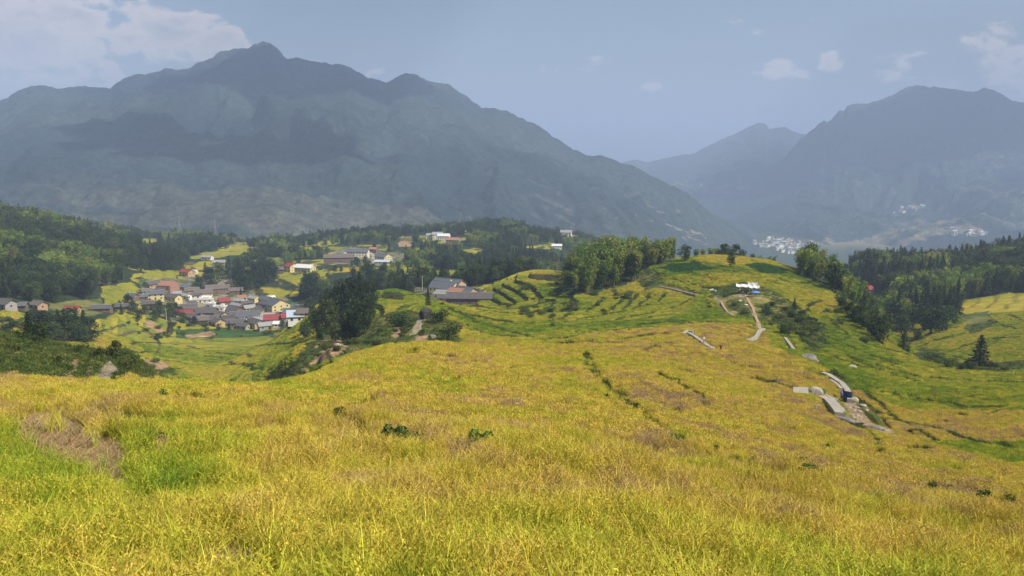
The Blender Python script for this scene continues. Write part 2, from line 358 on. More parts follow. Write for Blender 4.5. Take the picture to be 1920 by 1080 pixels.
BUNDS += [(300, l) for l in tr_(0, 380, 3.177, [(740,850),(900,830),(1100,850),(1300,900),(1525,920)], [(740,900),(900,890),(1100,910),(1340,930)], [(700,800),(800,760),(930,780),(1100,810),(1400,830)],
  [(850,740),(900,780),(960,830),(940,900)], [(1000,1000),(1200,980),(1525,970)], [(580,780),(680,740),(750,730)], [(1100,870),(1300,860),(1500,860),(1750,840)], [(1350,950),(1500,990),(1700,1000)], [(760,950),(1000,950),(1200,960)])]
BUNDS += [(230, l) for l in tr_(480, 400, 3.856, [(880,740),(1000,700),(1150,670),(1200,660)], [(820,640),(950,600),(1100,600),(1200,590)], [(900,770),(1020,740),(1130,720)],
  [(1280,640),(1400,690),(1520,760),(1700,830),(1851,860)], [(1480,720),(1600,760),(1851,790)], [(1320,620),(1500,680),(1700,720),(1851,730)], [(1400,780),(1560,830),(1700,890),(1851,900)])]
def seg_dist_hit(X, Y, lines, w, wk=0.0):
    m = np.zeros(X.shape, bool)
    for P_ in lines:
        for p, q in zip(P_[:-1], P_[1:]):
            if abs(p.y - q.y) > 90: continue
            W2 = w * (1 + wk * p.y)
            b_ = (Y > min(p.y, q.y) - W2) & (Y < max(p.y, q.y) + W2) & (X > min(p.x, q.x) - W2) & (X < max(p.x, q.x) + W2)
            i = np.nonzero(b_); 
            if len(i[0]) == 0: continue
            x, y = X[i], Y[i]; d = np.array([q.x - p.x, q.y - p.y]); L2 = (d ** 2).sum() + 1e-6
            t = np.clip(((x - p.x) * d[0] + (y - p.y) * d[1]) / L2, 0, 1)
            k = (x - p.x - t * d[0]) ** 2 + (y - p.y - t * d[1]) ** 2 < W2 * W2
            m[tuple(j[k] for j in i)] = True
    return m
def dens_(l):
    o = []
    for (x0, y0), (x1, y1) in zip(l[:-1], l[1:]):
        n = max(1, int(math.hypot(x1 - x0, y1 - y0) / 7))
        o += [(x0 + (x1 - x0) * k / n, y0 + (y1 - y0) * k / n) for k in range(n)]
    o.append(l[-1]); 
    for _ in range(3): o = [o[0]] + [((o[i-1][0] + 2*o[i][0] + o[i+1][0]) / 4, (o[i-1][1] + 2*o[i][1] + o[i+1][1]) / 4) for i in range(1, len(o) - 1)] + [o[-1]]
    return o
BLINES = [[hit(x, y, y0) for x, y in dens_(l)] for y0, l in BUNDS]
wbx = fbm(Xg, Yg, 8, 2, 171) * 1.0
bund = seg_dist_hit(Xg + wbx, Yg, BLINES, .55, .0022) & np.isin(zone, (RICE, SCRUB))
bund &= fbm(Xg, Yg, 12, 2, 173) > -.55
TRAILS = {k: [hit(x, y, y0) for x, y in pts] for k, (y0, pts) in dict(
  white=(150, [(1278,627),(1292,627),(1306,636),(1318,644),(1326,651),(1338,658)]), spur=(150, [(1280,628),(1288,622),(1300,624)]),
  lead=(170, [(1405,641),(1418,633),(1424,622),(1432,618)]), climb=(200, [(1424,616),(1421,604),(1415,590),(1412,578),(1404,566),(1400,558)]),
  red=(230, [(1340,556),(1352,566),(1358,578),(1366,586),(1377,593)]), foot=(280, [(1238,537),(1262,542),(1285,548),(1306,553)]),
  thin=(170, [(1472,634),(1480,645),(1490,658)]), up=(90, [(1542,704),(1560,712),(1578,724),(1589,738),(1594,756)]),
  crowd=(260, [(1382,553),(1400,556),(1418,558)]), low=(90, [(1530,746),(1540,751),(1552,758),(1563,770),(1573,784)]), track=(90, [(1594,756),(1612,780),(1640,800),(1662,808)])).items()}
def near_trail(X, Y, w=1.4):
    m = np.zeros(len(X), bool)
    for k, P_ in TRAILS.items():
        for p, q in zip(P_[:-1], P_[1:]):
            d = np.array([q.x - p.x, q.y - p.y]); L2 = (d ** 2).sum() + 1e-6
            t = np.clip(((X - p.x) * d[0] + (Y - p.y) * d[1]) / L2, 0, 1)
            ww = w * (2.2 if k == 'track' else 2.9 if k == 'crowd' else 1.0) * (1 + p.y / 500)
            m |= (X - p.x - t * d[0]) ** 2 + (Y - p.y - t * d[1]) ** 2 < ww * ww
    return m
# ------------------------------------------------------------------ colours of the ground (true surface colours)
def C3(*c): return np.array(c, np.float32)
lv = lev + np.floor(fbm(Xg, Yg, 120, 2, 71) * 2.0) * 37
hs = _h(lv.astype(np.int64), lv.astype(np.int64) * 0 + 5, 3)
ripe = 0.36 + 0.60 * (hs - 0.5) + 0.25 * fbm(Xg, Yg, 60, 3, 81)
ripe = np.where(Yg < 150, 0.66 + 0.20 * fbm(Xg, Yg, 22, 4, 83), ripe)
PXt, PYt = project(Xg, Yg, Zg)
RIPE = [(0.40, .5, 460, 1700, [(-3000,0),(4000,0),(4000,1400),(-3000,1400)]),  # amount, weight, Ymin, Ymax, polygon
 (0.82, .8, 150, 260, [(1000,660),(1100,628),(1290,608),(1420,612),(1440,650),(1560,700),(1600,740),(1400,740),(1100,680)]),
 (0.56, .8, 330, 460, [(1235,520),(1330,512),(1400,528),(1380,548),(1290,545)]),
 (0.42, .7, 330, 460, [(1330,512),(1490,512),(1500,545),(1420,540)]),
 (0.46, .7, 300, 460, [(1460,540),(1600,552),(1560,590),(1510,600)]),
 (0.24, .85, 150, 420, [(1430,620),(1560,590),(1700,650),(2200,690),(2200,745),(1700,748),(1560,705)]),
 (0.32, .8, 240, 600, [(1650,640),(1720,600),(2200,560),(2200,690),(1750,680)]),
 (0.24, .85, 200, 470, [(850,600),(1000,560),(1300,560),(1400,600),(1280,612),(1000,640),(880,622)]),
 (0.30, .7, 300, 760, [(200,700),(230,640),(330,612),(600,640),(560,715)]),
 (0.16, .8, 90, 240, [(1560,720),(1700,720),(1960,740),(2200,760),(2200,780),(1700,772),(1620,745)]),
 (0.85, .8, 60, 200, [(1580,735),(1700,778),(2300,790),(2300,850),(1900,850),(1700,835)]),
 (0.12, .8, 50, 110, [(1730,835),(1800,832),(2300,850),(2300,885),(1900,880)]),
 (0.35, .7, 160, 330, [(1560,640),(1700,690),(2200,700),(2200,730),(1700,720)]),
 (0.20, .65, 10, 30, [(-300,830),(400,790),(470,900),(430,1080),(-300,1080)]),
 (0.30, .5, 10, 40, [(250,760),(520,760),(560,900),(380,960),(260,880)]),
]
for a_, w_, y0, y1, poly in RIPE:
    m = (Yg >= y0) & (Yg <= y1); idx = np.nonzero(m)
    ins = inpoly(PXt[idx] + wob[idx], PYt[idx], poly)
    i0, i1 = idx[0][ins], idx[1][ins]
    ripe[i0, i1] = ripe[i0, i1] * (1 - w_) + (a_ + np.where(Yg[i0, i1] > 150, .34, .12) * (hs[i0, i1] - .5)) * w_
def blur(A, n, ax):
    c = np.cumsum(np.insert(np.pad(A, [(n, n) if i == ax else (0, 0) for i in (0, 1)], mode='edge'), 0, 0, axis=ax), axis=ax)
    k = 2 * n + 1
    return (c[k:] - c[:-k]) / k if ax == 0 else (c[:, k:] - c[:, :-k]) / k
rb = ripe
for _ in range(2): rb = blur(blur(rb, 14, 1), 14, 0)
kb = 1 - sstep(35, 60, Yg); ripe = ripe * (1 - kb) + rb * kb
ripe = np.clip(ripe + 0.06 * fbm(Xg, Yg, 3, 2, 87), 0, 1)
ripe_small = ripe
def ricecol(r):
    r = np.asarray(r)[..., None]
    g = C3(.13, .22, .022); m = C3(.34, .36, .028); y = C3(.52, .38, .048)
    return np.where(r < .5, g + (m - g) * (r * 2), m + (y - m) * (r * 2 - 1))
colr = ricecol(ripe)
weeds = C3(.045, .070, .020) + (C3(.13, .105, .04) - C3(.045, .070, .020)) * np.clip(.35 + .8 * fbm(Xg, Yg, 9, 3, 91), 0, 1)[..., None]
zc = {FOREST: C3(.030, .045, .018), CROP: C3(.045, .095, .026), DIRT: C3(.34, .225, .125), VILLAGE: C3(.20, .17, .12), ROCKY: C3(.30, .25, .17), PATH: C3(.45, .40, .31)}
nz = fbm(Xg, Yg, 6, 4, 95)[..., None]
for z_, c_ in zc.items():
    m = zone == z_; colr[m] = (c_ * (1 + .35 * nz))[m]
m = zone == SCRUB
sc_ = np.clip(.45 + .9 * fbm(Xg, Yg, 16, 4, 97), 0, 1)[..., None]
scol = C3(.075, .105, .024) + (C3(.19, .175, .05) - C3(.075, .105, .024)) * sc_
colr[m] = scol[m]
rk_ = (riser & isrice & (Yg > 28) & (Yg < 1600))[..., None] * np.where(soft < 1, .25, .95)[..., None]; colr = colr * (1 - rk_) + weeds * rk_
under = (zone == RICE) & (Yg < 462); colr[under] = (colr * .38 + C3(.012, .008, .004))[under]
colr[bund] = (weeds * (1.2 + .5 * nz))[bund]
sel = (Yg > 80) & (Yg < 420) & (PX0 > 1200) & (PX0 < 1720)
nt_ = near_trail(Xg[sel], Yg[sel], .42); i_ = np.nonzero(sel); colr[i_[0][nt_], i_[1][nt_]] = C3(.27, .20, .125)
far_ = (zone == RICE) & (Yg >= 462); colr[far_] *= C3(.92, .78, .9)
m = (zone == VILLAGE) & (nz[..., 0] < -0.05); colr[m] = (C3(.07, .10, .03) * np.ones_like(colr))[m]
# valley floor and wood ground beyond
m = Yg > 1600
vf = sstep(.0, .45, fbm(Xg * .35, Yg, 200, 4, 99))[..., None]
colr[m] = (C3(.035, .055, .02) + (C3(.21, .17, .08) - C3(.035, .055, .02)) * vf)[m]

def grid_faces(nr, nc):
    i = np.arange(nr - 1)[:, None] * nc + np.arange(nc - 1)[None]
    return np.stack([i, i + 1, i + nc + 1, i + nc], -1).reshape(-1, 4)
def fast_mesh(name, co, faces, mats=None, col=None, smooth=False, fcol=None):
    me = bpy.data.meshes.new(name); co = np.asarray(co, np.float32); faces = np.asarray(faces, np.int32)
    k = faces.shape[1]
    me.vertices.add(len(co)); me.vertices.foreach_set('co', co.ravel())
    me.loops.add(faces.size); me.loops.foreach_set('vertex_index', faces.ravel())
    me.polygons.add(len(faces)); me.polygons.foreach_set('loop_start', np.arange(len(faces), dtype=np.int32) * k)
    me.polygons.foreach_set('use_smooth', np.full(len(faces), smooth))
    if mats is not None: me.polygons.foreach_set('material_index', np.asarray(mats, np.int32))
    if col is not None:
        a = me.attributes.new('tint', 'FLOAT_COLOR', 'POINT')
        c4 = np.ones((len(co), 4), np.float32); c4[:, :3] = col; a.data.foreach_set('color', c4.ravel())
    me.update(calc_edges=True)
    return me
def tag(o, label=None, cat=None, group=None, kind=None):
    if label: o['label'] = label
    if cat: o['category'] = cat
    if group: o['group'] = group
    if kind: o['kind'] = kind
    return o
def link(name, me, parent=None, mats=None):
    o = bpy.data.objects.new(name, me); COL.objects.link(o)
    if mats:
        for m in (mats if isinstance(mats, (list, tuple)) else [mats]):
            if m.name not in [x.name for x in me.materials if x]: me.materials.append(m)
    if parent: o.parent = parent
    return o

# ------------------------------------------------------------------ materials
def new_mat(name):
    m = bpy.data.materials.new(name); m.use_nodes = True
    t = m.node_tree
    for n in list(t.nodes): t.nodes.remove(n)
    out = t.nodes.new('ShaderNodeOutputMaterial'); b = t.nodes.new('ShaderNodeBsdfPrincipled')
    t.links.new(b.outputs[0], out.inputs[0]); b.inputs['Specular IOR Level'].default_value = 0.2
    return m, t, b
def flat(name, col, rough=.85, noise=.25, scale=1.5, metal=0, spec=.25, bump=0):
    m, t, b = new_mat(name)
    tcn = N(t, 'ShaderNodeTexCoord'); nn = N(t, 'ShaderNodeTexNoise', inp={'Scale': scale, 'Detail': 5.0, 'Roughness': .62}); t.links.new(tcn.outputs['Object'], nn.inputs['Vector'])
    mr = N(t, 'ShaderNodeMapRange', inp={'From Min': .3, 'From Max': .7, 'To Min': 1 - noise, 'To Max': 1 + noise}); t.links.new(nn.outputs[0], mr.inputs[0])
    mm = N(t, 'ShaderNodeVectorMath', operation='SCALE'); mm.inputs[0].default_value = col[:3]; t.links.new(mr.outputs[0], mm.inputs['Scale'])
    t.links.new(mm.outputs[0], b.inputs['Base Color']); b.inputs['Roughness'].default_value = rough; b.inputs['Metallic'].default_value = metal
    b.inputs['Specular IOR Level'].default_value = spec
    if bump:
        bp = N(t, 'ShaderNodeBump', inp={'Strength': .6, 'Distance': bump}); t.links.new(nn.outputs[0], bp.inputs['Height']); t.links.new(bp.outputs[0], b.inputs['Normal'])
    return m
def tinted(name, scales=((.8, .35), (.12, .25)), bump=.25, rough=.9):
    m, t, b = new_mat(name)
    at_ = N(t, 'ShaderNodeAttribute', attribute_name='tint'); g = N(t, 'ShaderNodeTexCoord'); cur = at_.outputs['Color']
    h = None
    for s, amt_ in scales:
        nn = N(t, 'ShaderNodeTexNoise', inp={'Scale': s, 'Detail': 6.0, 'Roughness': .68}); t.links.new(g.outputs['Object'], nn.inputs['Vector'])
        mr = N(t, 'ShaderNodeMapRange', inp={'From Min': .32, 'From Max': .68, 'To Min': 1 - amt_, 'To Max': 1 + amt_}); t.links.new(nn.outputs[0], mr.inputs[0])
        mm = N(t, 'ShaderNodeVectorMath', operation='SCALE'); t.links.new(cur, mm.inputs[0]); t.links.new(mr.outputs[0], mm.inputs['Scale']); cur = mm.outputs[0]
        if h is None: h = nn
    t.links.new(cur, b.inputs['Base Color']); b.inputs['Roughness'].default_value = rough; b.inputs['Specular IOR Level'].default_value = .1
    bp = N(t, 'ShaderNodeBump', inp={'Strength': .8, 'Distance': bump}); t.links.new(h.outputs[0], bp.inputs['Height']); t.links.new(bp.outputs[0], b.inputs['Normal'])
    return m
M_ground = tinted('ground', ((1.3, .38), (.13, .22)), .35)
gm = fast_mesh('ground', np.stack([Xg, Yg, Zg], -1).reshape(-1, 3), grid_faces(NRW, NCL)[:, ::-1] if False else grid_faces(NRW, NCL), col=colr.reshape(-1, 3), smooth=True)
ground = tag(link('ground', gm, mats=M_ground), 'terraced hillside ground falling from the rice field to the valley', kind='structure')

# ------------------------------------------------------------------ mountains
def mountain(name, label, sky_px, Dpts, Fpts, depth_behind, seed, tree, ncol=760, nrow=300, amp=1.0, u0=None, u1=None, bald=0.0, pw=1.15):
    sx = np.array([p[0] for p in sky_px], float); sy = np.array([p[1] for p in sky_px], float)
    if u0 is None: u0 = sx[0]; u1 = sx[-1]
    cx = np.linspace(u0, u1, ncol)
    cy = np.interp(cx, sx, sy)
    D = np.interp(cx, [p[0] for p in Dpts], [p[1] for p in Dpts])
    F = np.interp(cx, [p[0] for p in Fpts], [p[1] for p in Fpts]); ZF = np.interp(cx, [p[0] for p in Fpts], [p[2] for p in Fpts])
    a = (cx - 960) / FPX; yc = (540 - cy) / FPX
    b = cp_ + yc * sp_; c = -sp_ + yc * cp_
    zr = c / b * D; u = a / b
    tf = np.linspace(0, 1, nrow); tb = np.linspace(0, 1, 40)[1:]
    tt = np.concatenate([tf, 1 + tb])[:, None]
    Y = np.where(tt <= 1, F + (D - F) * tt, D + depth_behind * (tt - 1))
    X = u * Y * np.ones_like(tt)
    p = np.where(tt <= 1, np.clip(tt, 0, 1) ** pw, 1 - (tt - 1) * .9)
    Z = ZF + (zr - ZF) * p
    H = (zr - ZF)
    wx = X + fbm(X, Y, 900, 2, seed + 3) * 260; wy = Y + fbm(X, Y, 900, 2, seed + 4) * 260
    rid = 1 - np.abs(fbm(wx, wy * .45, 620, 4, seed)) * 1.6          # spurs running down towards the valley
    rid2 = 1 - np.abs(fbm(wx, wy * .6, 190, 4, seed + 7)) * 1.6
    env = np.clip(np.sin(np.clip(tt, 0, 1) * math.pi), 0, 1) ** .8 + np.where(tt > 1, .4 * (tt - 1), 0)
    Z = Z + env * H * amp * (.15 * (rid - .45) + .035 * (rid2 - .4))
    edge = np.clip((tt) * 6, 0, 1)
    tex = fbm(X, Y, 34, 3, seed + 11)
    Z = Z + edge * tex * tree - (1 - edge) * 15
    # woods, bald rock and scree
    g1 = np.clip(.5 + .9 * fbm(X, Y, 420, 4, seed + 20), 0, 1)[..., None]
    base = C3(.014, .028, .030) + (C3(.036, .054, .045) - C3(.014, .028, .030)) * g1
    r_ = fbm(X, Y + Z, 42, 3, seed + 30) + .6 * fbm(X, Y, 500, 2, seed + 31)
    fl_ = (sstep(.25, .5, fbm(X * .4, Y, 210, 4, seed + 40)) * (1 - sstep(.12, .34, tt)) * (1.0 if 'right' in name else .25))[..., None]
    base = base * (1 - fl_) + C3(.20, .17, .10) * fl_
    rk = (.8 * sstep(-200, 900, X)[..., None] if 'right' not in name else .5) * (sstep(.98 - bald, 1.05 - bald, r_) * sstep(.06, .3, tt) * (1 - sstep(.6, .8, tt)))[..., None]
    base = base * (1 - rk * .8) + C3(.30, .25, .19) * rk * .8
    me = fast_mesh(name, np.stack([X, Y, Z], -1).reshape(-1, 3), grid_faces(len(tt), ncol), col=base.reshape(-1, 3), smooth=True)
    o = link(name, me, mats=M_mount)
    tag(o, label, kind='structure')
    return dict(X=X, Y=Y, Z=Z)
M_mount = tinted('mountain_wood', ((.035, .5), (.11, .4)), 12.0)
SKY_L = [(-900,230),(-500,205),(-250,230),(-100,205),(0,190),(30,172),(60,160),(85,162),(110,166),(160,163),(205,165),(225,150),(250,140),(285,137),(310,128),(330,131),(350,128),(370,118),(395,108),(415,97),(440,92),(465,90),(478,82),(495,79),(510,82),(520,92),(537,110),(560,108),(590,115),(620,121),(645,121),(660,128),(690,145),(725,157),(745,145),(762,137),(785,141),(805,152),(840,158),(870,178),(905,202),(930,203),(960,212),(1000,232),(1040,258),(1080,283),(1110,292),(1130,293),(1160,303),(1200,318),(1240,338),(1280,358),(1310,380),(1340,405),(1380,435),(1420,470)]
mtL = mountain('mountain_range', 'dark wooded mountain with a rounded summit filling the valley side', SKY_L, [(-900,3400),(0,4000),(500,4700),(760,4600),(1100,4100),(1420,3500)],
               [(-900,1750,-200),(0,1800,-230),(700,1850,-250),(1000,2000,-290),(1200,2400,-340),(1420,3300,-440)], 1500, 101, 7.0, ncol=900, bald=.12)
SKY_R = [(1080,330),(1150,310),(1175,303),(1190,299),(1215,305),(1240,298),(1275,291),(1300,288),(1335,270),(1350,262),(1380,250),(1400,240),(1420,231),(1437,233),(1442,241),(1450,241),(1470,237),(1485,245),(1500,251),(1515,252)]
mtR2 = mountain('jagged_ridge', 'pale blue jagged ridge closing the far side of the gap', SKY_R + [(1560,250),(1640,240),(1750,260)], [(1080,9500),(1300,8800),(1750,7600)],
                [(1080,5600,-420),(1400,4700,-430),(1750,4600,-430)], 1500, 202, 7.0, ncol=420, nrow=220, amp=.9)
SKY_R1 = [(1330,450),(1380,392),(1440,325),(1480,285),(1500,262),(1515,250),(1535,232),(1545,225),(1553,228),(1558,226),(1575,207),(1582,208),(1590,198),(1610,194),(1630,193),(1640,190),(1650,188),(1680,175),(1700,163),(1720,160),(1760,164),(1800,170),(1830,170),(1845,164),(1870,172),(1900,190),(1920,192),(2000,200),(2100,230),(2300,210),(2700,240),(3000,300)]
mtR = mountain('right_mountain', 'broad blue mountain with a rocky crest over the hazy town', SKY_R1, [(1330,5200),(1500,6400),(1700,6500),(2000,5800),(3000,4500)],
               [(1330,4100,-430),(1500,3700,-430),(1700,3300,-430),(2000,2800,-400),(3000,2300,-350)], 1500, 303, 7.0, ncol=760, amp=1.0, bald=.05, pw=1.7)

# ------------------------------------------------------------------ haze
hz = bpy.data.meshes.new('haze'); bmh = bmesh.new(); bmesh.ops.create_cube(bmh, size=1)
for v in bmh.verts: v.co = (v.co.x * 50000, v.co.y * 25000 + 10500, -560 + (v.co.z + .5) * 1500)
bmh.to_mesh(hz); bmh.free()
haze = tag(link('haze', hz), 'thin blue haze hanging in the valley air', kind='stuff')
hm = bpy.data.materials.new('haze'); hm.use_nodes = True; ht = hm.node_tree
for n in list(ht.nodes): ht.nodes.remove(n)
hv = N(ht, 'ShaderNodeVolumePrincipled'); ho = N(ht, 'ShaderNodeOutputMaterial'); ht.links.new(hv.outputs[0], ho.inputs['Volume'])
hv.inputs['Color'].default_value = (.54, .69, 1.0, 1); hv.inputs['Density'].default_value = 1.7e-4; hv.inputs['Anisotropy'].default_value = 0.0
hz.materials.append(hm)
# ------------------------------------------------------------------ plant materials
def leafmat(name, cols, trans=.25, rough=.75, obj_rand=.42, use_ripe=False):
    """vertex tint x per-object variation; light also passes through thin leaves"""
    m, t, b = new_mat(name)
    at_ = N(t, 'ShaderNodeAttribute', attribute_name='tint')
    oi = N(t, 'ShaderNodeObjectInfo')
    cr = N(t, 'ShaderNodeValToRGB')
    el = cr.color_ramp.elements
    while len(el) < len(cols): el.new(.5)
    for i, c in enumerate(cols):
        el[i].position = i / max(1, len(cols) - 1); el[i].color = (*c, 1)
    if use_ripe:
        ia = N(t, 'ShaderNodeAttribute', attribute_name='ripe', attribute_type='INSTANCER')
        f = math_node(t, 'ADD', ia.outputs['Fac'], math_node(t, 'MULTIPLY', math_node(t, 'SUBTRACT', oi.outputs['Random'], .5), .28))
        t.links.new(f, cr.inputs[0])
    else: t.links.new(oi.outputs['Random'], cr.inputs[0])
    mr = N(t, 'ShaderNodeMapRange', inp={'To Min': 1 - obj_rand, 'To Max': 1 + obj_rand}); 
    h = math_node(t, 'FRACT', math_node(t, 'MULTIPLY', oi.outputs['Random'], 37.7)); t.links.new(h, mr.inputs[0])
    m1 = N(t, 'ShaderNodeVectorMath', operation='MULTIPLY'); t.links.new(at_.outputs['Color'], m1.inputs[0]); t.links.new(cr.outputs[0], m1.inputs[1])
    m2 = N(t, 'ShaderNodeVectorMath', operation='SCALE'); t.links.new(m1.outputs[0], m2.inputs[0]); t.links.new(mr.outputs[0], m2.inputs['Scale'])
    t.links.new(m2.outputs[0], b.inputs['Base Color']); b.inputs['Roughness'].default_value = rough
    tr = N(t, 'ShaderNodeBsdfTranslucent'); t.links.new(m2.outputs[0], tr.inputs[0])
    ms = N(t, 'ShaderNodeMixShader', inp={0: trans}); t.links.new(b.outputs[0], ms.inputs[1]); t.links.new(tr.outputs[0], ms.inputs[2])
    out = [n for n in t.nodes if n.type == 'OUTPUT_MATERIAL'][0]; t.links.new(ms.outputs[0], out.inputs[0])
    return m
M_leafrice = leafmat('rice_leaf', [(.12, .25, .02), (.28, .38, .026), (.49, .49, .042), (.65, .52, .075), (.48, .34, .17)], .22, use_ripe=True, obj_rand=.28)
M_ear = leafmat('rice_ear', [(.24, .33, .03), (.44, .45, .04), (.63, .53, .07), (.70, .51, .10), (.44, .30, .16)], .25, use_ripe=True, obj_rand=.25)
M_broad = leafmat('broad_leaf', [(00.0230, 00.0418, 00.0139), (00.0361, 00.0640, 00.0180), (00.0541, 00.0894, 00.0221), (00.0828, 00.1058, 00.0254)], .2)
M_conif = leafmat('conifer_needle', [(00.0189, 00.0369, 00.0156), (00.0295, 00.0525, 00.0180), (00.0435, 00.0672, 00.0221)], .1)
M_bamb = leafmat('bamboo_leaf', [(.11, .19, .032), (.16, .24, .036), (.22, .27, .042), (.24, .24, .05)], .3, obj_rand=.25)
M_bambd = leafmat('dark_bamboo_leaf', [(00.0353, 00.0607, 00.0164), (00.0541, 00.0828, 00.0205), (00.0771, 00.0959, 00.0230)], .25)
M_shrub = leafmat('shrub_leaf', [(0.0410, 0.0779, 0.0180), (0.0656, 0.1066, 0.0230), (0.1066, 0.1394, 0.0279), (0.1394, 0.1353, 0.0369)], .25)
M_weed = leafmat('weed_leaf', [(.035, .10, .02), (.06, .14, .025)], .25)
M_bark = flat('bark', (.10, .075, .05), noise=.3, scale=3)
M_culm = flat('bamboo_culm', (.22, .24, .09), noise=.2, scale=3)

# ------------------------------------------------------------------ leaf and blade geometry
class Geo:
    """quads with a tint per vertex and a material index per face"""
    def __init__(s): s.co = []; s.f = []; s.t = []; s.m = []; s.n = 0
    def quads(s, c, tint, mi=0):
        """c: (n,4,3) corners, tint: (n,3) or (n,)"""
        n = len(c); s.co.append(c.reshape(-1, 3)); s.f.append(np.arange(n * 4).reshape(-1, 4) + s.n); s.n += n * 4
        tint = np.asarray(tint, float)
        if tint.ndim == 1: tint = np.repeat(tint[:, None], 3, 1)
        s.t.append(np.repeat(tint, 4, 0)); s.m.append(np.full(n, mi))
    def tube(s, pts, rad, k=6, tint=1.0, mi=0):
        rings = []
        pts = [Vector(p) for p in pts]
        for i, p in enumerate(pts):
            d = (pts[min(i + 1, len(pts) - 1)] - pts[max(i - 1, 0)]).normalized()
            a = d.orthogonal().normalized(); b = d.cross(a)
            rings.append([p + (a * math.cos(2 * math.pi * j / k) + b * math.sin(2 * math.pi * j / k)) * rad[i] for j in range(k)])
        q = [[rings[i][j], rings[i][(j + 1) % k], rings[i + 1][(j + 1) % k], rings[i + 1][j]] for i in range(len(pts) - 1) for j in range(k)]
        c = np.array([[list(v) for v in f] for f in q]); s.quads(c, np.full(len(c), tint), mi)
    def leaves(s, cen, size, rs, tint, aspect=.55, mi=0, up=0.0, droop=None):
        n = len(cen); cen = np.asarray(cen)
        a = rs.normal(size=(n, 3)); a[:, 2] += up
        if droop is not None: a = a * .45 + droop
        a /= np.linalg.norm(a, axis=1)[:, None] + 1e-9
        r = rs.normal(size=(n, 3)); b = np.cross(a, r); b /= np.linalg.norm(b, axis=1)[:, None] + 1e-9
        size = np.asarray(size) * np.ones(n); L = (size * .5)[:, None]; w = L * aspect
        c = np.stack([cen - a * L, cen + b * w, cen + a * L, cen - b * w], 1)
        s.quads(c, tint, mi)
    def blades(s, root, az, lean, length, width, rs, tint, segs=3, mi=0, curl=1.0, face=None):
        """arching grass blades"""
        n = len(root); P_ = np.array(root, float); d = np.stack([np.cos(az), np.sin(az), np.zeros(n)], 1)
        fa = az + math.pi / 2 if face is None else face
        sd_ = np.stack([np.cos(fa), np.sin(fa), np.zeros(n)], 1)
        ang = np.array(lean, float); st = (length / segs)[:, None]; wd = width[:, None]
        for k in range(segs):
            w0 = wd * (1 - (k / segs) ** 2) * .5; w1 = wd * (1 - ((k + 1) / segs) ** 2) * .5
            Q = P_ + (d * np.sin(ang)[:, None] + np.array([0, 0, 1]) * np.cos(ang)[:, None]) * st
            s.quads(np.stack([P_ - sd_ * w0, P_ + sd_ * w0, Q + sd_ * w1, Q - sd_ * w1], 1), tint, mi)
            P_ = Q; ang = ang + curl * (.25 + .35 * rs.rand(n))
        return P_
    def mesh(s, name):
        return fast_mesh(name, np.concatenate(s.co), np.concatenate(s.f), mats=np.concatenate(s.m), col=np.concatenate(s.t))

def rice_tuft(seed, rad, nb, ne, hgt, segs=3, flat_=False, wide=1.0):
    rs = np.random.RandomState(seed); g = Geo()
    a = rs.rand(nb) * 6.283; r = rad * np.sqrt(rs.rand(nb)); root = np.stack([r * np.cos(a), r * np.sin(a), np.zeros(nb)], 1)
    az = rs.rand(nb) * 6.283
    lean = rs.rand(nb) * .35 if not flat_ else 1.15 + rs.rand(nb) * .3
    tint = .62 + .65 * rs.rand(nb); t3 = np.stack([tint, tint * (.94 + .12 * rs.rand(nb)), tint], 1)
    g.blades(root, az, lean, hgt * (.62 + .5 * rs.rand(nb)), (.016 + .013 * rs.rand(nb)) * wide, rs, t3, segs, 0, 1.0 if not flat_ else .15, face=rs.rand(nb) * 6.283)
    if ne:
        a = rs.rand(ne) * 6.283; r = rad * np.sqrt(rs.rand(ne)); root = np.stack([r * np.cos(a), r * np.sin(a), np.full(ne, hgt * .45)], 1)
        az = rs.rand(ne) * 6.283; lean = .15 + rs.rand(ne) * .4 if not flat_ else 1.2 + rs.rand(ne) * .3
        t = .7 + .5 * rs.rand(ne)
        if flat_: root[:, 2] = .1
        tip = g.blades(root, az, lean, hgt * (.28 + .12 * rs.rand(ne)), np.full(ne, .008) * wide, rs, t, max(1, segs - 1), 0, .8)
        # drooping heads of grain
        k = 5 if segs > 2 else 2
        for j in range(k):
            off = np.stack([np.cos(az), np.sin(az), np.zeros(ne)], 1) * (.035 * (j + 1))[..., None] if False else np.stack([np.cos(az), np.sin(az), np.zeros(ne)], 1) * .032 * (j + 1)
            c = tip + off * (1 if k > 2 else 2); c[:, 2] -= (.012 * (j + 1) ** 1.6) * (1 if k > 2 else 2.4)
            for q in range(2 if k > 2 else 1):
                g.leaves(c + rs.normal(size=c.shape) * .008, .055 if k > 2 else .10, rs, .7 + .5 * rs.rand(ne), .42 * wide ** .5, 1, droop=np.stack([np.cos(az) * .8, np.sin(az) * .8, -np.ones(ne) * .9], 1))
    me = g.mesh('rice_tuft'); me.materials.append(M_leafrice); me.materials.append(M_ear)
    return bpy.data.objects.new('rice_tuft', me)

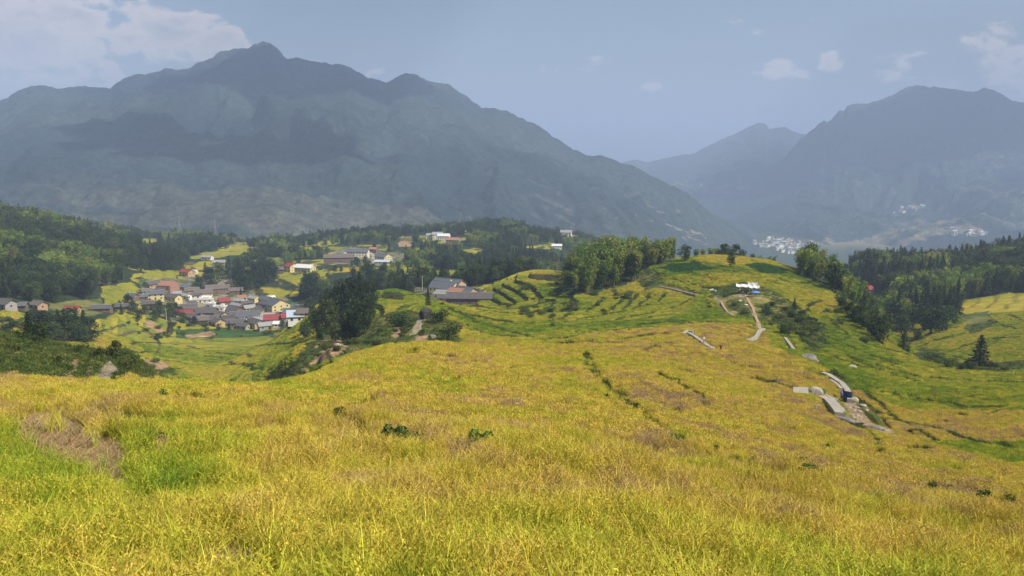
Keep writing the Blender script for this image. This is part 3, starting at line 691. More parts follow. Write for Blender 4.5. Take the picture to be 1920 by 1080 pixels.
def instancer(name, pts, rot, scl, pick, sources, attrs=None, mats=None, label='', kind='stuff', tilt=None):
    """one object that sets a copy of a source mesh on every point"""
    me = bpy.data.meshes.new(name); n = len(pts)
    me.vertices.add(n); me.vertices.foreach_set('co', np.asarray(pts, np.float32).ravel())
    r3 = np.zeros((n, 3), np.float32); r3[:, 2] = rot
    if tilt is not None: r3[:, 0] = tilt
    a = me.attributes.new('rot', 'FLOAT_VECTOR', 'POINT'); a.data.foreach_set('vector', r3.ravel())
    scl = np.asarray(scl, np.float32)
    if scl.ndim == 1: scl = np.repeat(scl[:, None], 3, 1)
    a = me.attributes.new('scl', 'FLOAT_VECTOR', 'POINT'); a.data.foreach_set('vector', scl.ravel())
    a = me.attributes.new('pick', 'INT', 'POINT'); a.data.foreach_set('value', np.asarray(pick, np.int32))
    for k, v in (attrs or {}).items():
        a = me.attributes.new(k, 'FLOAT', 'POINT'); a.data.foreach_set('value', np.asarray(v, np.float32))
    o = link(name, me)
    t = bpy.data.node_groups.new(name, 'GeometryNodeTree')
    t.interface.new_socket('Geometry', in_out='INPUT', socket_type='NodeSocketGeometry'); t.interface.new_socket('Geometry', in_out='OUTPUT', socket_type='NodeSocketGeometry')
    gi = t.nodes.new('NodeGroupInput'); go = t.nodes.new('NodeGroupOutput'); ip = t.nodes.new('GeometryNodeInstanceOnPoints'); jn = t.nodes.new('GeometryNodeJoinGeometry')
    for s in reversed(sources):
        oi = t.nodes.new('GeometryNodeObjectInfo'); oi.inputs['Object'].default_value = s; oi.inputs['As Instance'].default_value = True
        t.links.new(oi.outputs['Geometry'], jn.inputs[0])
    def named(nm, ty):
        a = t.nodes.new('GeometryNodeInputNamedAttribute'); a.data_type = ty; a.inputs[0].default_value = nm; return a.outputs[0]
    t.links.new(gi.outputs[0], ip.inputs['Points']); t.links.new(jn.outputs[0], ip.inputs['Instance']); ip.inputs['Pick Instance'].default_value = True
    t.links.new(named('pick', 'INT'), ip.inputs['Instance Index']); t.links.new(named('scl', 'FLOAT_VECTOR'), ip.inputs['Scale'])
    er = t.nodes.new('FunctionNodeEulerToRotation'); t.links.new(named('rot', 'FLOAT_VECTOR'), er.inputs[0]); t.links.new(er.outputs[0], ip.inputs['Rotation'])
    t.links.new(ip.outputs[0], go.inputs[0])
    md = o.modifiers.new('scatter', 'NODES'); md.node_group = t
    tag(o, label, kind=kind)
    return o

def jitter_grid(x0, x1, y0, y1, s, rs, umax=.78):
    gx = np.arange(x0, x1, s); gy = np.arange(y0, y1, s)
    X, Y = np.meshgrid(gx, gy); X = X + (rs.rand(*X.shape) - .5) * s * .95; Y = Y + (rs.rand(*Y.shape) - .5) * s * .95
    X = X.ravel(); Y = Y.ravel(); k = (np.abs(X) < (Y + 10) * umax) & (Y > y0) & (Y < y1)
    return X[k], Y[k]

# ------------------------------------------------------------------ rice
tA = [rice_tuft(s, .12, 24, 6, 1.04) for s in range(6)]
tL = [rice_tuft(40 + s, .16, 30, 8, .8, flat_=True) for s in range(2)]
tB = [rice_tuft(10 + s, .34, 60, 34, .88, segs=2, wide=1.7) for s in range(5)]
tC = [rice_tuft(20 + s, .85, 110, 80, .85, segs=1, wide=4.5) for s in range(5)]
rs = np.random.RandomState(5)
LODGE = [[(20,785),(80,760),(140,775),(240,815),(250,890),(200,905),(150,870),(90,850),(30,830)], [(200,915),(260,905),(330,960),(350,1000),(240,975)], [(270,800),(330,795),(340,815),(280,825)], [(360,1010),(460,990),(520,1050),(380,1060)]]
PATHS = [[(1085,655),(1102,655),(1135,700),(1180,740),(1250,795),(1300,830),(1290,838),(1230,800),(1165,752),(1110,705)],
         [(640,752),(720,742),(800,722),(880,694),(885,699),(800,730),(720,752),(640,764)],
         [(560,762),(640,775),(720,800),(700,830),(660,800),(570,772)],
         [(1230,690),(1320,735),(1340,760),(1325,760),(1300,738),(1225,697)],
         [(1100,832),(1250,835),(1400,862),(1500,882),(1490,892),(1390,872),(1250,845),(1100,842)],
         [(1640,935),(1760,955),(1900,975),(1900,985),(1750,967),(1640,945)],
         [(300,742),(380,735),(460,744),(380,750)], [(160,755),(300,770),(260,790),(170,775)]]
def rice_points(s, y0, y1, fade_in, fade_out):
    X, Y = jitter_grid(-y1 * .8 - 10, y1 * .8 + 10, y0, y1, s, rs)
    z_ = look(zone, X, Y); k = z_ == RICE
    if y0 > 40: k &= ~look(bund, X, Y)
    if y0 > 25: k &= ~look(riser & isrice & (Yg > 28) & (soft > .9), X, Y)
    X, Y = X[k], Y[k]
    Z = zat(X, Y); px, py = project(X, Y, Z + .6)
    inf = (px > -120) & (px < 2040) & (py < 1200); X, Y, Z, px, py = X[inf], Y[inf], Z[inf], px[inf], py[inf]
    rp = look(ripe, X, Y) + fbm(X, Y, 1.6, 2, 111) * .16 + fbm(X, Y, 7, 3, 113) * .16 * (Y < 150)
    wn_ = fbm(X, Y, 3.0, 3, 120)
    drop = np.zeros(len(X), bool); lodge = np.zeros(len(X), bool)
    if y0 < 130:
        for p in PATHS: drop |= inpoly(px + wn_ * 6, py + wn_ * 4, p)
        drop &= rs.rand(len(X)) < .93
        drop |= fbm(X, Y, 4.0, 3, 137) > .78
        for p in LODGE: lodge |= inpoly(px + wn_ * 14, py + wn_ * 12, p)
        lodge &= rs.rand(len(X)) < .96
    k = ~(drop | near_trail(X, Y))
    return X[k], Y[k], Z[k], rp[k], lodge[k]
parts_ = []
X, Y, Z, rp, lg = rice_points(.275, 5.0, 46, 0, 0)
hA = .8 + .3 * rs.rand(len(X)) + .15 * fbm(X, Y, 2.5, 2, 130); hA *= np.where(lg, 1.5 * rs.rand(len(X)) + .6, .80 + .5 * np.clip(.5 + fbm(X, Y, 1.1, 2, 133), 0, 1))
parts_.append((X, Y, Z, np.where(lg, 1.15, rp), hA, np.where(lg, 6 + rs.randint(0, 2, len(X)), rs.randint(0, 6, len(X)))))
X, Y, Z, rp, lg = rice_points(.47, 44, 150, 0, 0)
parts_.append((X, Y, Z, np.where(lg, 1.15, rp), .85 + .25 * rs.rand(len(X)), 8 + rs.randint(0, 5, len(X))))
X, Y, Z, rp, lg = rice_points(1.25, 148, 470, 0, 0)
parts_.append((X, Y, Z, rp, .9 + .25 * rs.rand(len(X)), 13 + rs.randint(0, 5, len(X))))
X, Y, Z, rp, hh, pk = [np.concatenate([p[i] for p in parts_]) for i in range(6)]
print('rice points', len(X))
instancer('rice_field', np.stack([X, Y, Z - .03], -1), rs.rand(len(X)) * 6.283, np.stack([np.ones(len(X)), np.ones(len(X)), hh], -1), pk, tA + tL + tB + tC,
          {'ripe': rp}, label='ripening golden rice standing dense across the terraces')
# short weeds on the bunds and banks
def weed_tuft(seed):
    rs_ = np.random.RandomState(seed); g = Geo(); n = 46
    c = rs_.normal(size=(n, 3)) * np.array([.28, .28, .12]) + np.array([0, 0, .2]); c[:, 2] = np.abs(c[:, 2])
    g.leaves(c, .22, rs_, .6 + .7 * rs_.rand(n), .4)
    nb = 26; a = rs_.rand(nb) * 6.283; root = np.stack([.35 * np.cos(a) * rs_.rand(nb), .35 * np.sin(a) * rs_.rand(nb), np.zeros(nb)], 1)
    g.blades(root, rs_.rand(nb) * 6.283, rs_.rand(nb) * .6, .35 + .4 * rs_.rand(nb), np.full(nb, .03), rs_, .9 + .8 * rs_.rand(nb), 2, 0)
    me = g.mesh('weed_tuft'); me.materials.append(M_shrub); return bpy.data.objects.new('weed_tuft', me)
wt_ = [weed_tuft(60 + i) for i in range(4)]
pw = []
for s, y0, y1 in ((.5, 10, 60), (.8, 60, 150), (1.5, 150, 420)):
    X, Y = jitter_grid(-y1 * .8, y1 * .8, y0, y1, s, rs)
    z_ = look(zone, X, Y); px, py = project(X, Y, zat(X, Y) + .4)
    k = (z_ == SCRUB) | look(bund, X, Y) | (look(riser & isrice & (Yg > 28) & (soft > .9), X, Y) & (z_ != DIRT) & (z_ != CROP))
    if y0 < 150:
        pm_ = np.zeros(len(X), bool)
        for p in PATHS: pm_ |= inpoly(px, py, p)
        k |= pm_ & (rs.rand(len(X)) < .55)
    k &= (px > -100) & (px < 2020) & (rs.rand(len(X)) < .85) & ~near_trail(X, Y)
    pw.append((X[k], Y[k], np.full(k.sum(), s / .62)))
X, Y, sc = [np.concatenate([p[i] for p in pw]) for i in range(3)]; tall = np.zeros(len(X))
for s, y0, y1 in ((.45, 55, 150), (.85, 150, 470)):
    X2, Y2 = jitter_grid(-y1 * .8, y1 * .8, y0, y1, s, rs); k = look(bund, X2, Y2) & (fbm(X2, Y2, 9, 2, 177) > -.35) & ~near_trail(X2, Y2); X2, Y2 = X2[k], Y2[k]
    X = np.concatenate([X, X2]); Y = np.concatenate([Y, Y2]); sc = np.concatenate([sc, np.full(len(X2), 1.25 if y0 > 100 else .8)]); tall = np.concatenate([tall, (.8 + .9 * rs.rand(len(X2))) * (1 if y0 > 100 else .45)])
print('weeds', len(X))
instancer('undergrowth', np.stack([X, Y, zat(X, Y) - .05], -1), rs.rand(len(X)) * 6.28, np.stack([sc, sc, .45 + .35 * rs.rand(len(X)) + .25 * np.where(Y < 150, sc, 0) + np.where(look(zone, X, Y) == SCRUB, .5 * rs.rand(len(X)), 0) + tall], -1), rs.randint(0, 4, len(X)), wt_,
          label='rough grass and weeds on the terrace banks and bunds')
# dark leafy crop rows on the hilltop
X, Y = jitter_grid(-150, 300, 250, 620, .85, rs)
k = look(zone, X, Y) == CROP; X, Y = X[k], Y[k]
instancer('leafy_crop', np.stack([X, Y, zat(X, Y)], -1), rs.rand(len(X)) * 6.28, 1.3 + .8 * rs.rand(len(X)), rs.randint(0, 4, len(X)),
          [bpy.data.objects.new('crop_tuft', o.data.copy()) for o in wt_], label='dark green leafy crop in oval plots on the hill')
for s in bpy.data.objects:
    if s.name.startswith('crop_tuft'): s.data.materials.clear(); s.data.materials.append(M_weed)
# ------------------------------------------------------------------ trees
def broad_mesh(seed, H=10.0, wide=.36, n_cl=20, leaf=.62, per=70, mat=M_broad):
    rs_ = np.random.RandomState(seed); tr = Geo(); cr = Geo()
    lean = rs_.normal(size=2) * .25
    tr.tube([(0, 0, -.4), (lean[0] * .3, lean[1] * .3, H * .2), (lean[0], lean[1], H * .45), (lean[0] * 1.4, lean[1] * 1.4, H * .8)], [H * .026, H * .02, H * .014, H * .004])
    for i in range(n_cl):
        h = H * (.22 + .74 * (i + rs_.rand()) / n_cl); t = (h / H - .22) / .74
        R_ = H * wide * (.35 + .9 * math.sin(min(1, t * .85 + .15) * math.pi)) * (.75 + .4 * rs_.rand())
        a = i * 2.4 + rs_.rand(); rr = R_ * (.25 + .6 * rs_.rand()) if i < n_cl - 2 else R_ * .15
        c = np.array([lean[0] + math.cos(a) * rr, lean[1] + math.sin(a) * rr, min(h, H * .93)])
        if i % 2 == 0: tr.tube([(lean[0], lean[1], h * .6), tuple(c * [.6, .6, .9]), tuple(c)], [H * .009, H * .006, H * .002], 4)
        cs = H * (.095 + .06 * rs_.rand()); n = int(per * (.6 + .8 * rs_.rand()))
        v = rs_.normal(size=(n, 3)); v /= np.linalg.norm(v, axis=1)[:, None]; v *= (.45 + .65 * rs_.rand(n) ** .6)[:, None]
        p = c + v * cs * np.array([1.15, 1.15, .85])
        cr.leaves(p, leaf * (.7 + .6 * rs_.rand(n)), rs_, (.75 + .5 * rs_.rand()) * (.65 + .7 * rs_.rand(n)), .6)
    a, b = tr.mesh('trunk'), cr.mesh('crown'); a.materials.append(M_bark); b.materials.append(mat); return a, b
def conifer_mesh(seed, H=12.0, wide=.19, mat=M_conif, bare=.10):
    rs_ = np.random.RandomState(seed); tr = Geo(); cr = Geo()
    tr.tube([(0, 0, -.4), (0, 0, H * .5), (0, 0, H * .98)], [H * .018, H * .011, H * .002])
    h = H * bare
    while h < H * .99:
        t = (h / H - bare) / (1 - bare); R_ = H * wide * (1 - t) ** .8 * (.8 + .4 * rs_.rand()) + .12
        nb = max(4, int(9 * (1 - t * .5)))
        for j in range(nb):
            a = j / nb * 6.283 + rs_.rand() * .8; r1 = R_ * (.7 + .45 * rs_.rand()); n = max(5, int(15 * r1 / (H * wide) + 4))
            s = rs_.rand(n) ** .7
            p = np.stack([np.cos(a) * r1 * s, np.sin(a) * r1 * s, h - .28 * r1 * s ** 1.5 + .1 * r1 * rs_.rand(n)], 1) + rs_.normal(size=(n, 3)) * .12
            cr.leaves(p, .30 * H / 10 + .25 * rs_.rand(n), rs_, (.7 + .5 * rs_.rand()) * (.7 + .6 * rs_.rand(n)), .5, droop=np.array([np.cos(a), np.sin(a), -.35]))
        h += H * .035 * (.8 + .5 * rs_.rand())
    a, b = tr.mesh('trunk'), cr.mesh('crown'); a.materials.append(M_bark); b.materials.append(mat); return a, b
def bamboo_mesh(seed, H=13.0, mat=M_bamb):
    rs_ = np.random.RandomState(seed); tr = Geo(); cr = Geo()
    for i in range(11):
        a = rs_.rand() * 6.283; r = rs_.rand() * 1.5; x0, y0 = r * math.cos(a), r * math.sin(a); h = H * (.7 + .35 * rs_.rand()); b = a + rs_.normal() * .5; bend = h * (.10 + .16 * rs_.rand())
        P_ = []
        for t in np.linspace(0, 1, 8):
            P_.append((x0 + math.cos(b) * bend * t ** 2.6, y0 + math.sin(b) * bend * t ** 2.6, h * (t - .10 * t ** 4)))
        P_[0] = (x0, y0, -.4)
        tr.tube(P_, [.055 * (1 - .8 * t) for t in np.linspace(0, 1, 8)], 4)
        A_ = np.array(P_); n = 150
        t = .25 + .75 * rs_.rand(n); ti = t * 7
        j = np.clip(np.floor(ti).astype(int), 0, 6); f = (ti - j)[:, None]
        c = A_[j] * (1 - f) + A_[j + 1] * f
        R_ = (.35 + 1.0 * np.sin(np.clip((t - .2) / .8, 0, 1) * 2.6))[:, None]
        c = c + rs_.normal(size=(n, 3)) * R_ * np.array([.5, .5, .35])
        cr.leaves(c, .55 + .5 * rs_.rand(n), rs_, (.75 + .45 * rs_.rand()) * (.7 + .6 * rs_.rand(n)), .42, droop=np.array([math.cos(b) * .5, math.sin(b) * .5, -.6]))
    a, b = tr.mesh('culms'), cr.mesh('foliage'); a.materials.append(M_culm); b.materials.append(mat); return a, b
def shrub_mesh(seed, H=2.2, mat=M_shrub):
    rs_ = np.random.RandomState(seed); tr = Geo(); cr = Geo()
    for i in range(9):
        a = i * .7 + rs_.rand(); r = H * .45 * rs_.rand() ** .5; c = np.array([math.cos(a) * r, math.sin(a) * r, H * (.3 + .5 * rs_.rand())])
        tr.tube([(c[0] * .2, c[1] * .2, -.2), tuple(c)], [.035, .012], 4)
        n = 70; v = rs_.normal(size=(n, 3)); v /= np.linalg.norm(v, axis=1)[:, None]; v *= (.4 + .7 * rs_.rand(n))[:, None]
        p = c + v * H * .27; p[:, 2] = np.abs(p[:, 2])
        cr.leaves(p, .26 * H / 2.2 * (.7 + .6 * rs_.rand(n)), rs_, (.75 + .5 * rs_.rand()) * (.65 + .7 * rs_.rand(n)), .6)
    a, b = tr.mesh('stem'), cr.mesh('foliage'); a.materials.append(M_bark); b.materials.append(mat); return a, b
KINDS = {
 'broadleaf_tree': dict(v=[broad_mesh(s, wide=.30 + .04 * (s % 3)) for s in range(6)], H=10, pn=('trunk', 'crown'), cat='tree'),
 'conifer_tree': dict(v=[conifer_mesh(s, wide=.17 + .03 * (s % 2)) for s in range(20, 25)], H=12, pn=('trunk', 'crown'), cat='conifer'),
 'bamboo_clump': dict(v=[bamboo_mesh(s) for s in range(30, 35)], H=13, pn=('culms', 'foliage'), cat='bamboo'),
 'dark_bamboo_clump': dict(v=[bamboo_mesh(s, mat=M_bambd) for s in range(36, 40)], H=13, pn=('culms', 'foliage'), cat='bamboo'),
 'shrub': dict(v=[shrub_mesh(s) for s in range(50, 56)], H=2.2, pn=('stem', 'foliage'), cat='shrub'),
}
def plant(kind, x, y, z, h, label, group=None, vi=None, wide=1.0, rot=None, cat=None):
    K = KINDS[kind]; vi = rnd.randrange(len(K['v'])) if vi is None else vi
    e = bpy.data.objects.new(kind, None); COL.objects.link(e); e.location = (x, y, z); e.empty_display_size = .1
    s = h / K['H']; e.scale = (s * wide, s * wide, s); e.rotation_euler = (0, 0, rnd.random() * 6.28 if rot is None else rot)
    for me, nm in zip(K['v'][vi], K['pn']):
        o = bpy.data.objects.new(nm, me); COL.objects.link(o); o.parent = e
    tag(e, label, cat or K['cat'], group); return e
def visible(X, Y, Z):
    t = np.linspace(.04, .985, 90)[None]
    xx = X[:, None] * t; yy = Y[:, None] * t; zz = Z[:, None] * t
    return ((zz - zat(xx, yy)) > -0.3).all(1)
# ---- woods: every tree has a place; the 300 largest of a kind stand alone, the rest form the wood mass
rs = np.random.RandomState(9)
W_ = []
for s, y0, y1 in ((5.5, 280, 700), (7.0, 700, 1100), (9.5, 1100, 1800)):
    X, Y = jitter_grid(-y1 * .85, y1 * .85, y0, y1, s, rs)
    k = look(zone, X, Y) == FOREST; X, Y = X[k], Y[k]
    W_.append((X, Y, np.full(len(X), s)))
X, Y, S_ = [np.concatenate([w[i] for w in W_]) for i in range(3)]
Z = zat(X, Y); px, py = project(X, Y, Z)
nk = fbm(X, Y, 90, 3, 140) + .5 * (rs.rand(len(X)) - .5)
kd = np.where(nk > .25, 1, 0)                                     # 0 broad, 1 conifer, 2 bamboo, 3 dark bamboo
kd = np.where((fbm(X, Y, 70, 2, 150) > .25) & (Y > 600), 3, kd)
kd = np.where((fbm(X, Y, 55, 2, 155) > .42), 2, kd)
hilltop = (Y < 640) & (px > 1040) & (px < 1660); kd = np.where(hilltop, np.where(rs.rand(len(X)) < .72, 2, 0), kd)
right = (px > 1560) & (~hilltop); kd = np.where(right, np.where(fbm(X, Y, 60, 2, 158) > .2, 1, np.where(fbm(X, Y, 45, 2, 159) > .25, 2, np.where(rs.rand(len(X)) < .6, 3, 0))), kd)
ht = np.choose(kd, [8.5 + 4 * rs.rand(len(X)), 11 + 5 * rs.rand(len(X)), 11 + 5 * rs.rand(len(X)), 10 + 5 * rs.rand(len(X))])
# the taller bamboo stands where the photograph shows the dense clump
ht = np.where(hilltop, ht * np.clip(1.25 - np.abs(px - 1150) / 260, .55, 1.25), ht)
ht = np.where(hilltop & (px > 1500), 10 + 4 * rs.rand(len(X)), ht)
ht = ht * (.7 + .6 * rs.rand(len(X))); ht = np.where(right | ((px < 260) & (Y > 560)), ht * 1.25, ht); ht = np.where(S_ > 9, ht * 1.15, ht)
clr = np.clip(fbm(X, Y, 60, 3, 160) + .75, .0, 1); keep = (rs.rand(len(X)) < .35 + .65 * clr) & (~hilltop | (rs.rand(len(X)) < .8))
HP = [(36,580,330),(69,580,330),(134,588,330),(188,585,400),(236,581,400),(246,562,400),(519,513,600),(545,510,600),(571,510,600),(634,492,700),(671,484,700),(652,480,700),(718,489,700),(719,496,700),(700,474,700),
      (1624,553,480),(820,449,1000),(832,452,1000),(850,456,1000),(808,447,1000),(1062,441,1000),(1078,446,1000),(1044,466,1000),(410,497,700),(388,487,700),(349,517,400),(286,540,400),(313,550,400),(6,580,330),(760,462,1000),(694,490,750)]
for hx, hy, h0 in HP:
    p = hit(hx, hy, h0); r_ = 13 + p.y * .006; fr = 45 + .05 * p.y
    side = np.abs(X - p.x * Y / p.y)
    keep &= ~((np.abs(Y - p.y) < r_) & (side < r_)); keep &= ~((Y < p.y) & (Y > p.y - fr) & (side < r_))
for hx, hy, h0 in [(275,516,600),(320,515,600),(540,522,600),(580,518,600),(500,550,500),(560,552,500),(620,518,700),(650,516,700),(700,512,800),(740,506,800),(775,510,800),(225,552,430),(420,474,900),(450,470,900),(500,492,800),(610,496,800),(880,478,900),(900,528,700),(960,518,700),(590,469,1000),(270,456,1000),(1010,460,1100)]:
    p = hit(hx, hy, h0); side = np.abs(X - p.x * Y / p.y); keep &= ~((Y < p.y + 10) & (Y > p.y - 45 - .06 * p.y) & (side < 22))
vis = visible(X, Y, Z + ht * .9) & (px > -70) & (px < 1990) & keep
X, Y, Z, px, py, kd, ht = [a[vis] for a in (X, Y, Z, px, py, kd, ht)]
print('trees', len(X), [(kd == i).sum() for i in range(4)])
kn = ['broadleaf_tree', 'conifer_tree', 'bamboo_clump', 'dark_bamboo_clump']
def where_is(px_, py_, Y_):
    if Y_ < 640 and 1040 < px_ < 1330: return 'on the left crest of the awning hill'
    if Y_ < 640 and 1330 <= px_ < 1660: return 'down the right shoulder of the awning hill'
    if px_ >= 1560: return 'in the shaded wood on the right'
    if px_ < 260: return 'on the wooded hill at the left edge'
    if px_ < 620: return 'around the fields above the left village'
    if px_ < 800: return 'on the knoll behind the white farmstead'
    return 'on the wooded slope beyond the terraces'
DESC = {0: 'leafy dark green tree', 1: 'dark pointed conifer', 2: 'tall yellowish green bamboo clump', 3: 'arching dark green bamboo clump'}
single = np.zeros(len(X), bool)
for k_ in range(4):
    idx = np.nonzero(kd == k_)[0]; size = ht[idx] / Y[idx]
    top = idx[np.argsort(-size)[:230 if k_ == 0 else 250 if k_ == 1 else 280 if k_ == 2 else 200]]; single[top] = True
    for i in top:
        w = where_is(px[i], py[i], Y[i]); plant(kn[k_], X[i], Y[i], Z[i] - .1, ht[i], DESC[k_] + ' ' + w, DESC[k_] + 's ' + w)
rest = ~single
srcs = []
for k_ in range(4):
    for (a, b) in KINDS[kn[k_]]['v'][:4]:
        # trunk and crown in one source mesh
        s = bpy.data.objects.new('wood_tree', b); srcs.append(s)
base_i = kd[rest] * 4 + rs.randint(0, 4, rest.sum()); Hk = np.array([10, 12, 13, 13])[kd[rest]]
instancer('forest', np.stack([X[rest], Y[rest], Z[rest] - .4], -1), rs.rand(rest.sum()) * 6.28, ht[rest] / Hk, base_i, srcs, label='mixed dense woods covering the knolls and slopes beyond the rice')
# ------------------------------------------------------------------ trees and shrubs placed one by one
def pl(kind, px, py, hpx, label, group=None, y0=30, wide=1.0, vi=None, dz=0.0, Y=None, cat=None):
    """plant with its foot under a pixel, as tall as hpx pixels there"""
    p = hit(px, py, y0) if Y is None else Vector((at(px, py, Y)[0], Y, znat(at(px, py, Y)[0], Y)))
    h = hpx * p.y / FPX
    return plant(kind, p.x, p.y, p.z - .1 + dz, h, label, group, vi, wide, cat=cat)
pl('conifer_tree', 803, 575, 42, 'lone thin pine leaning over the dark rock on the central knoll', y0=200, wide=.8, vi=1)
pl('broadleaf_tree', 1284, 491, 32, 'single round tree above the dark crop oval on the hilltop', y0=300, wide=1.15, vi=2)
pl('broadleaf_tree', 1370, 502, 34, 'slim tree behind the awning between the two crop ovals', y0=300, wide=.85, vi=3)
pl('conifer_tree', 1489, 583, 26, 'small dark fir on the scrubby slope right of the awning', y0=230, wide=1.3, vi=0)
pl('conifer_tree', 1694, 660, 48, 'dark fir on the lower slope in front of the cut orange plots', y0=200, wide=1.5, vi=1)
pl('conifer_tree', 1836, 686, 62, 'big solitary cone shaped fir among the terraces on the right', y0=180, wide=1.9, vi=2)
pl('broadleaf_tree', 217, 670, 34, 'dense round bush standing alone on the bank by the cut plots', y0=90, wide=1.25, vi=1)
pl('shrub', 1036, 614, 11, 'small round green bush alone in the valley terraces', y0=200, wide=1.3)
pl('broadleaf_tree', 294, 638, 14, 'little dark tree alone in the lower green fields', y0=300, wide=1.2)
pl('broadleaf_tree', 320, 632, 34, 'thin pale trunked tree at the lower edge of the village', y0=380, wide=.6)
pl('shrub', 840, 640, 34, 'large dark bush at the far corner of the golden field', y0=120, wide=1.3)
pl('shrub', 850, 625, 24, 'leafy bush just behind the field corner', y0=150, wide=1.4)
pl('shrub', 822, 606, 26, 'brownish bush hiding the foot of the knoll rock', y0=200, wide=1.5)
pl('shrub', 745, 612, 26, 'rounded bush on the bank left of the knoll', y0=180, wide=1.6)
pl('shrub', 612, 656, 20, 'dark bush beside the small lane in the gully', y0=180, wide=1.4)
pl('shrub', 720, 633, 12, 'low dark bush on the grassy bank under the clump', y0=150, wide=2.0)
G_ = 'trees standing behind the hilltop crop plots'
for (x, y, h, Y_) in [(1306,480,20,455),(1318,480,22,460),(1334,480,26,462),(1346,480,30,470),(1356,481,34,468),(1368,481,30,475),(1379,482,34,470),(1392,484,26,474),(1262,480,24,460),(1250,482,26,462),(1410,488,20,470),(1424,490,24,474),(1436,492,22,476),(1448,494,34,478),(1462,496,20,470),(1492,502,26,470),(1505,508,34,462)]:
    pl(rnd.choice(['bamboo_clump', 'bamboo_clump', 'broadleaf_tree']), x, y, h * 1.05, 'leafy tree in the loose row behind the hilltop crop plots', G_, Y=Y_, wide=1.1)
# the tall clump in the middle
G_ = 'tall trees of the central clump between the two villages'
clump = [(575,638,42),(588,632,58),(604,634,66),(622,636,80),(641,637,70),(656,634,76),(668,630,98),(681,626,90),(600,642,40),(630,643,52),(650,643,50),
         (586,612,54),(603,606,72),(622,606,66),(640,602,80),(660,598,88),(676,592,96),(688,586,74),(616,588,60),(646,584,66),(668,578,60),
         (700,572,46),(628,570,40),(652,566,46),(676,560,42),(696,556,40),(568,630,30),(700,600,36)]
for i, (x, y, h) in enumerate(clump):
    pl('conifer_tree' if i in (4, 6, 12, 16, 20) else 'broadleaf_tree', x, y, h * .86 * rnd.uniform(.8, 1.1), 'dark tree in the tall clump between the two villages', G_, y0=175, wide=rnd.uniform(.75, 1.05))
# dark trees on the left bank
G_ = 'dark trees on the near bank at the left edge'
for i, (x, y, h) in enumerate([(55,632,56),(68,628,52),(84,634,58),(98,632,50),(112,634,62),(128,636,66),(146,638,72),(160,638,66),(172,640,50),(104,640,42),(134,642,44),(76,640,40),(158,644,40)]):
    pl('conifer_tree' if i in (0, 4, 6, 7) else 'broadleaf_tree', x, y, h * .92, 'dark tree in the short row on the near left bank', G_, y0=80, wide=rnd.uniform(1.1, 1.5))
# trees standing in and round the left village
G_ = 'trees between the houses of the left village'
for (x, y, h) in [(330,596,30),(318,600,34),(345,606,22),(365,612,20),(300,594,30),(290,602,24),(376,548,30),(370,540,26),(398,545,34),(395,530,30),(386,524,34),(410,528,36),(425,524,34),(440,520,34),(452,540,44),(460,548,36),(470,544,40),(480,530,40),(492,524,44),(505,530,46),(448,512,30),(430,508,30),(465,510,34),(485,508,36),(500,515,36),(512,520,30),(452,557,18),(470,572,12),
                  (500,612,18),(530,618,20),(545,622,20),(430,618,16),(462,616,16),(410,620,14),(250,590,26),(262,600,22),(240,575,24),(228,590,22),(272,590,18),(573,556,52),(582,560,46),(590,548,40),(566,562,34),(340,590,16),(486,604,10),(300,575,14),(283,582,14),(325,540,12),(352,565,10)]:
    pl('broadleaf_tree' if rnd.random() < .75 else 'conifer_tree', x, y, h, 'dark tree growing between the houses of the left village', G_, y0=400, wide=1.2)
G_ = 'dark conifers in the block above the red roofed farm'
for i in range(46):
    x = rnd.uniform(258, 345); y = rnd.uniform(492, 508)
    pl('conifer_tree', x, y, rnd.uniform(34, 46) * .85, 'dark conifer in the block of trees above the red roofed farm', G_, y0=600, wide=1.25)
G_ = 'bamboo and trees in front of the middle hamlet'
for i in range(44):
    x = rnd.uniform(560, 800); y = 535 - abs(x - 640) * .02 + rnd.uniform(-8, 6)
    pl(rnd.choice(['bamboo_clump', 'broadleaf_tree', 'broadleaf_tree', 'dark_bamboo_clump']), x, y, rnd.uniform(24, 34), 'bushy tree in the belt behind the middle hamlet', G_, Y=rnd.uniform(600, 740), wide=1.35)
G_ = 'trees on the shaded fields right of the hill'
for (x, y, h) in [(1640,640,52),(1632,628,46),(1622,620,40),(1650,648,40),(1610,612,40),(1600,600,36),(1655,632,36),(1640,618,40),(1590,590,34),(1578,580,34),(1720,640,26),(1690,628,40),(1700,620,44),(1745,628,52),(1730,618,50),(1760,624,44),(1775,612,40),(1716,612,44),(1680,616,44),(1665,622,36)]:
    pl('broadleaf_tree' if rnd.random() < .7 else 'dark_bamboo_clump', x, y, h, 'dark leafy tree at the foot of the hill by the shaded fields', G_, y0=220, wide=1.35)
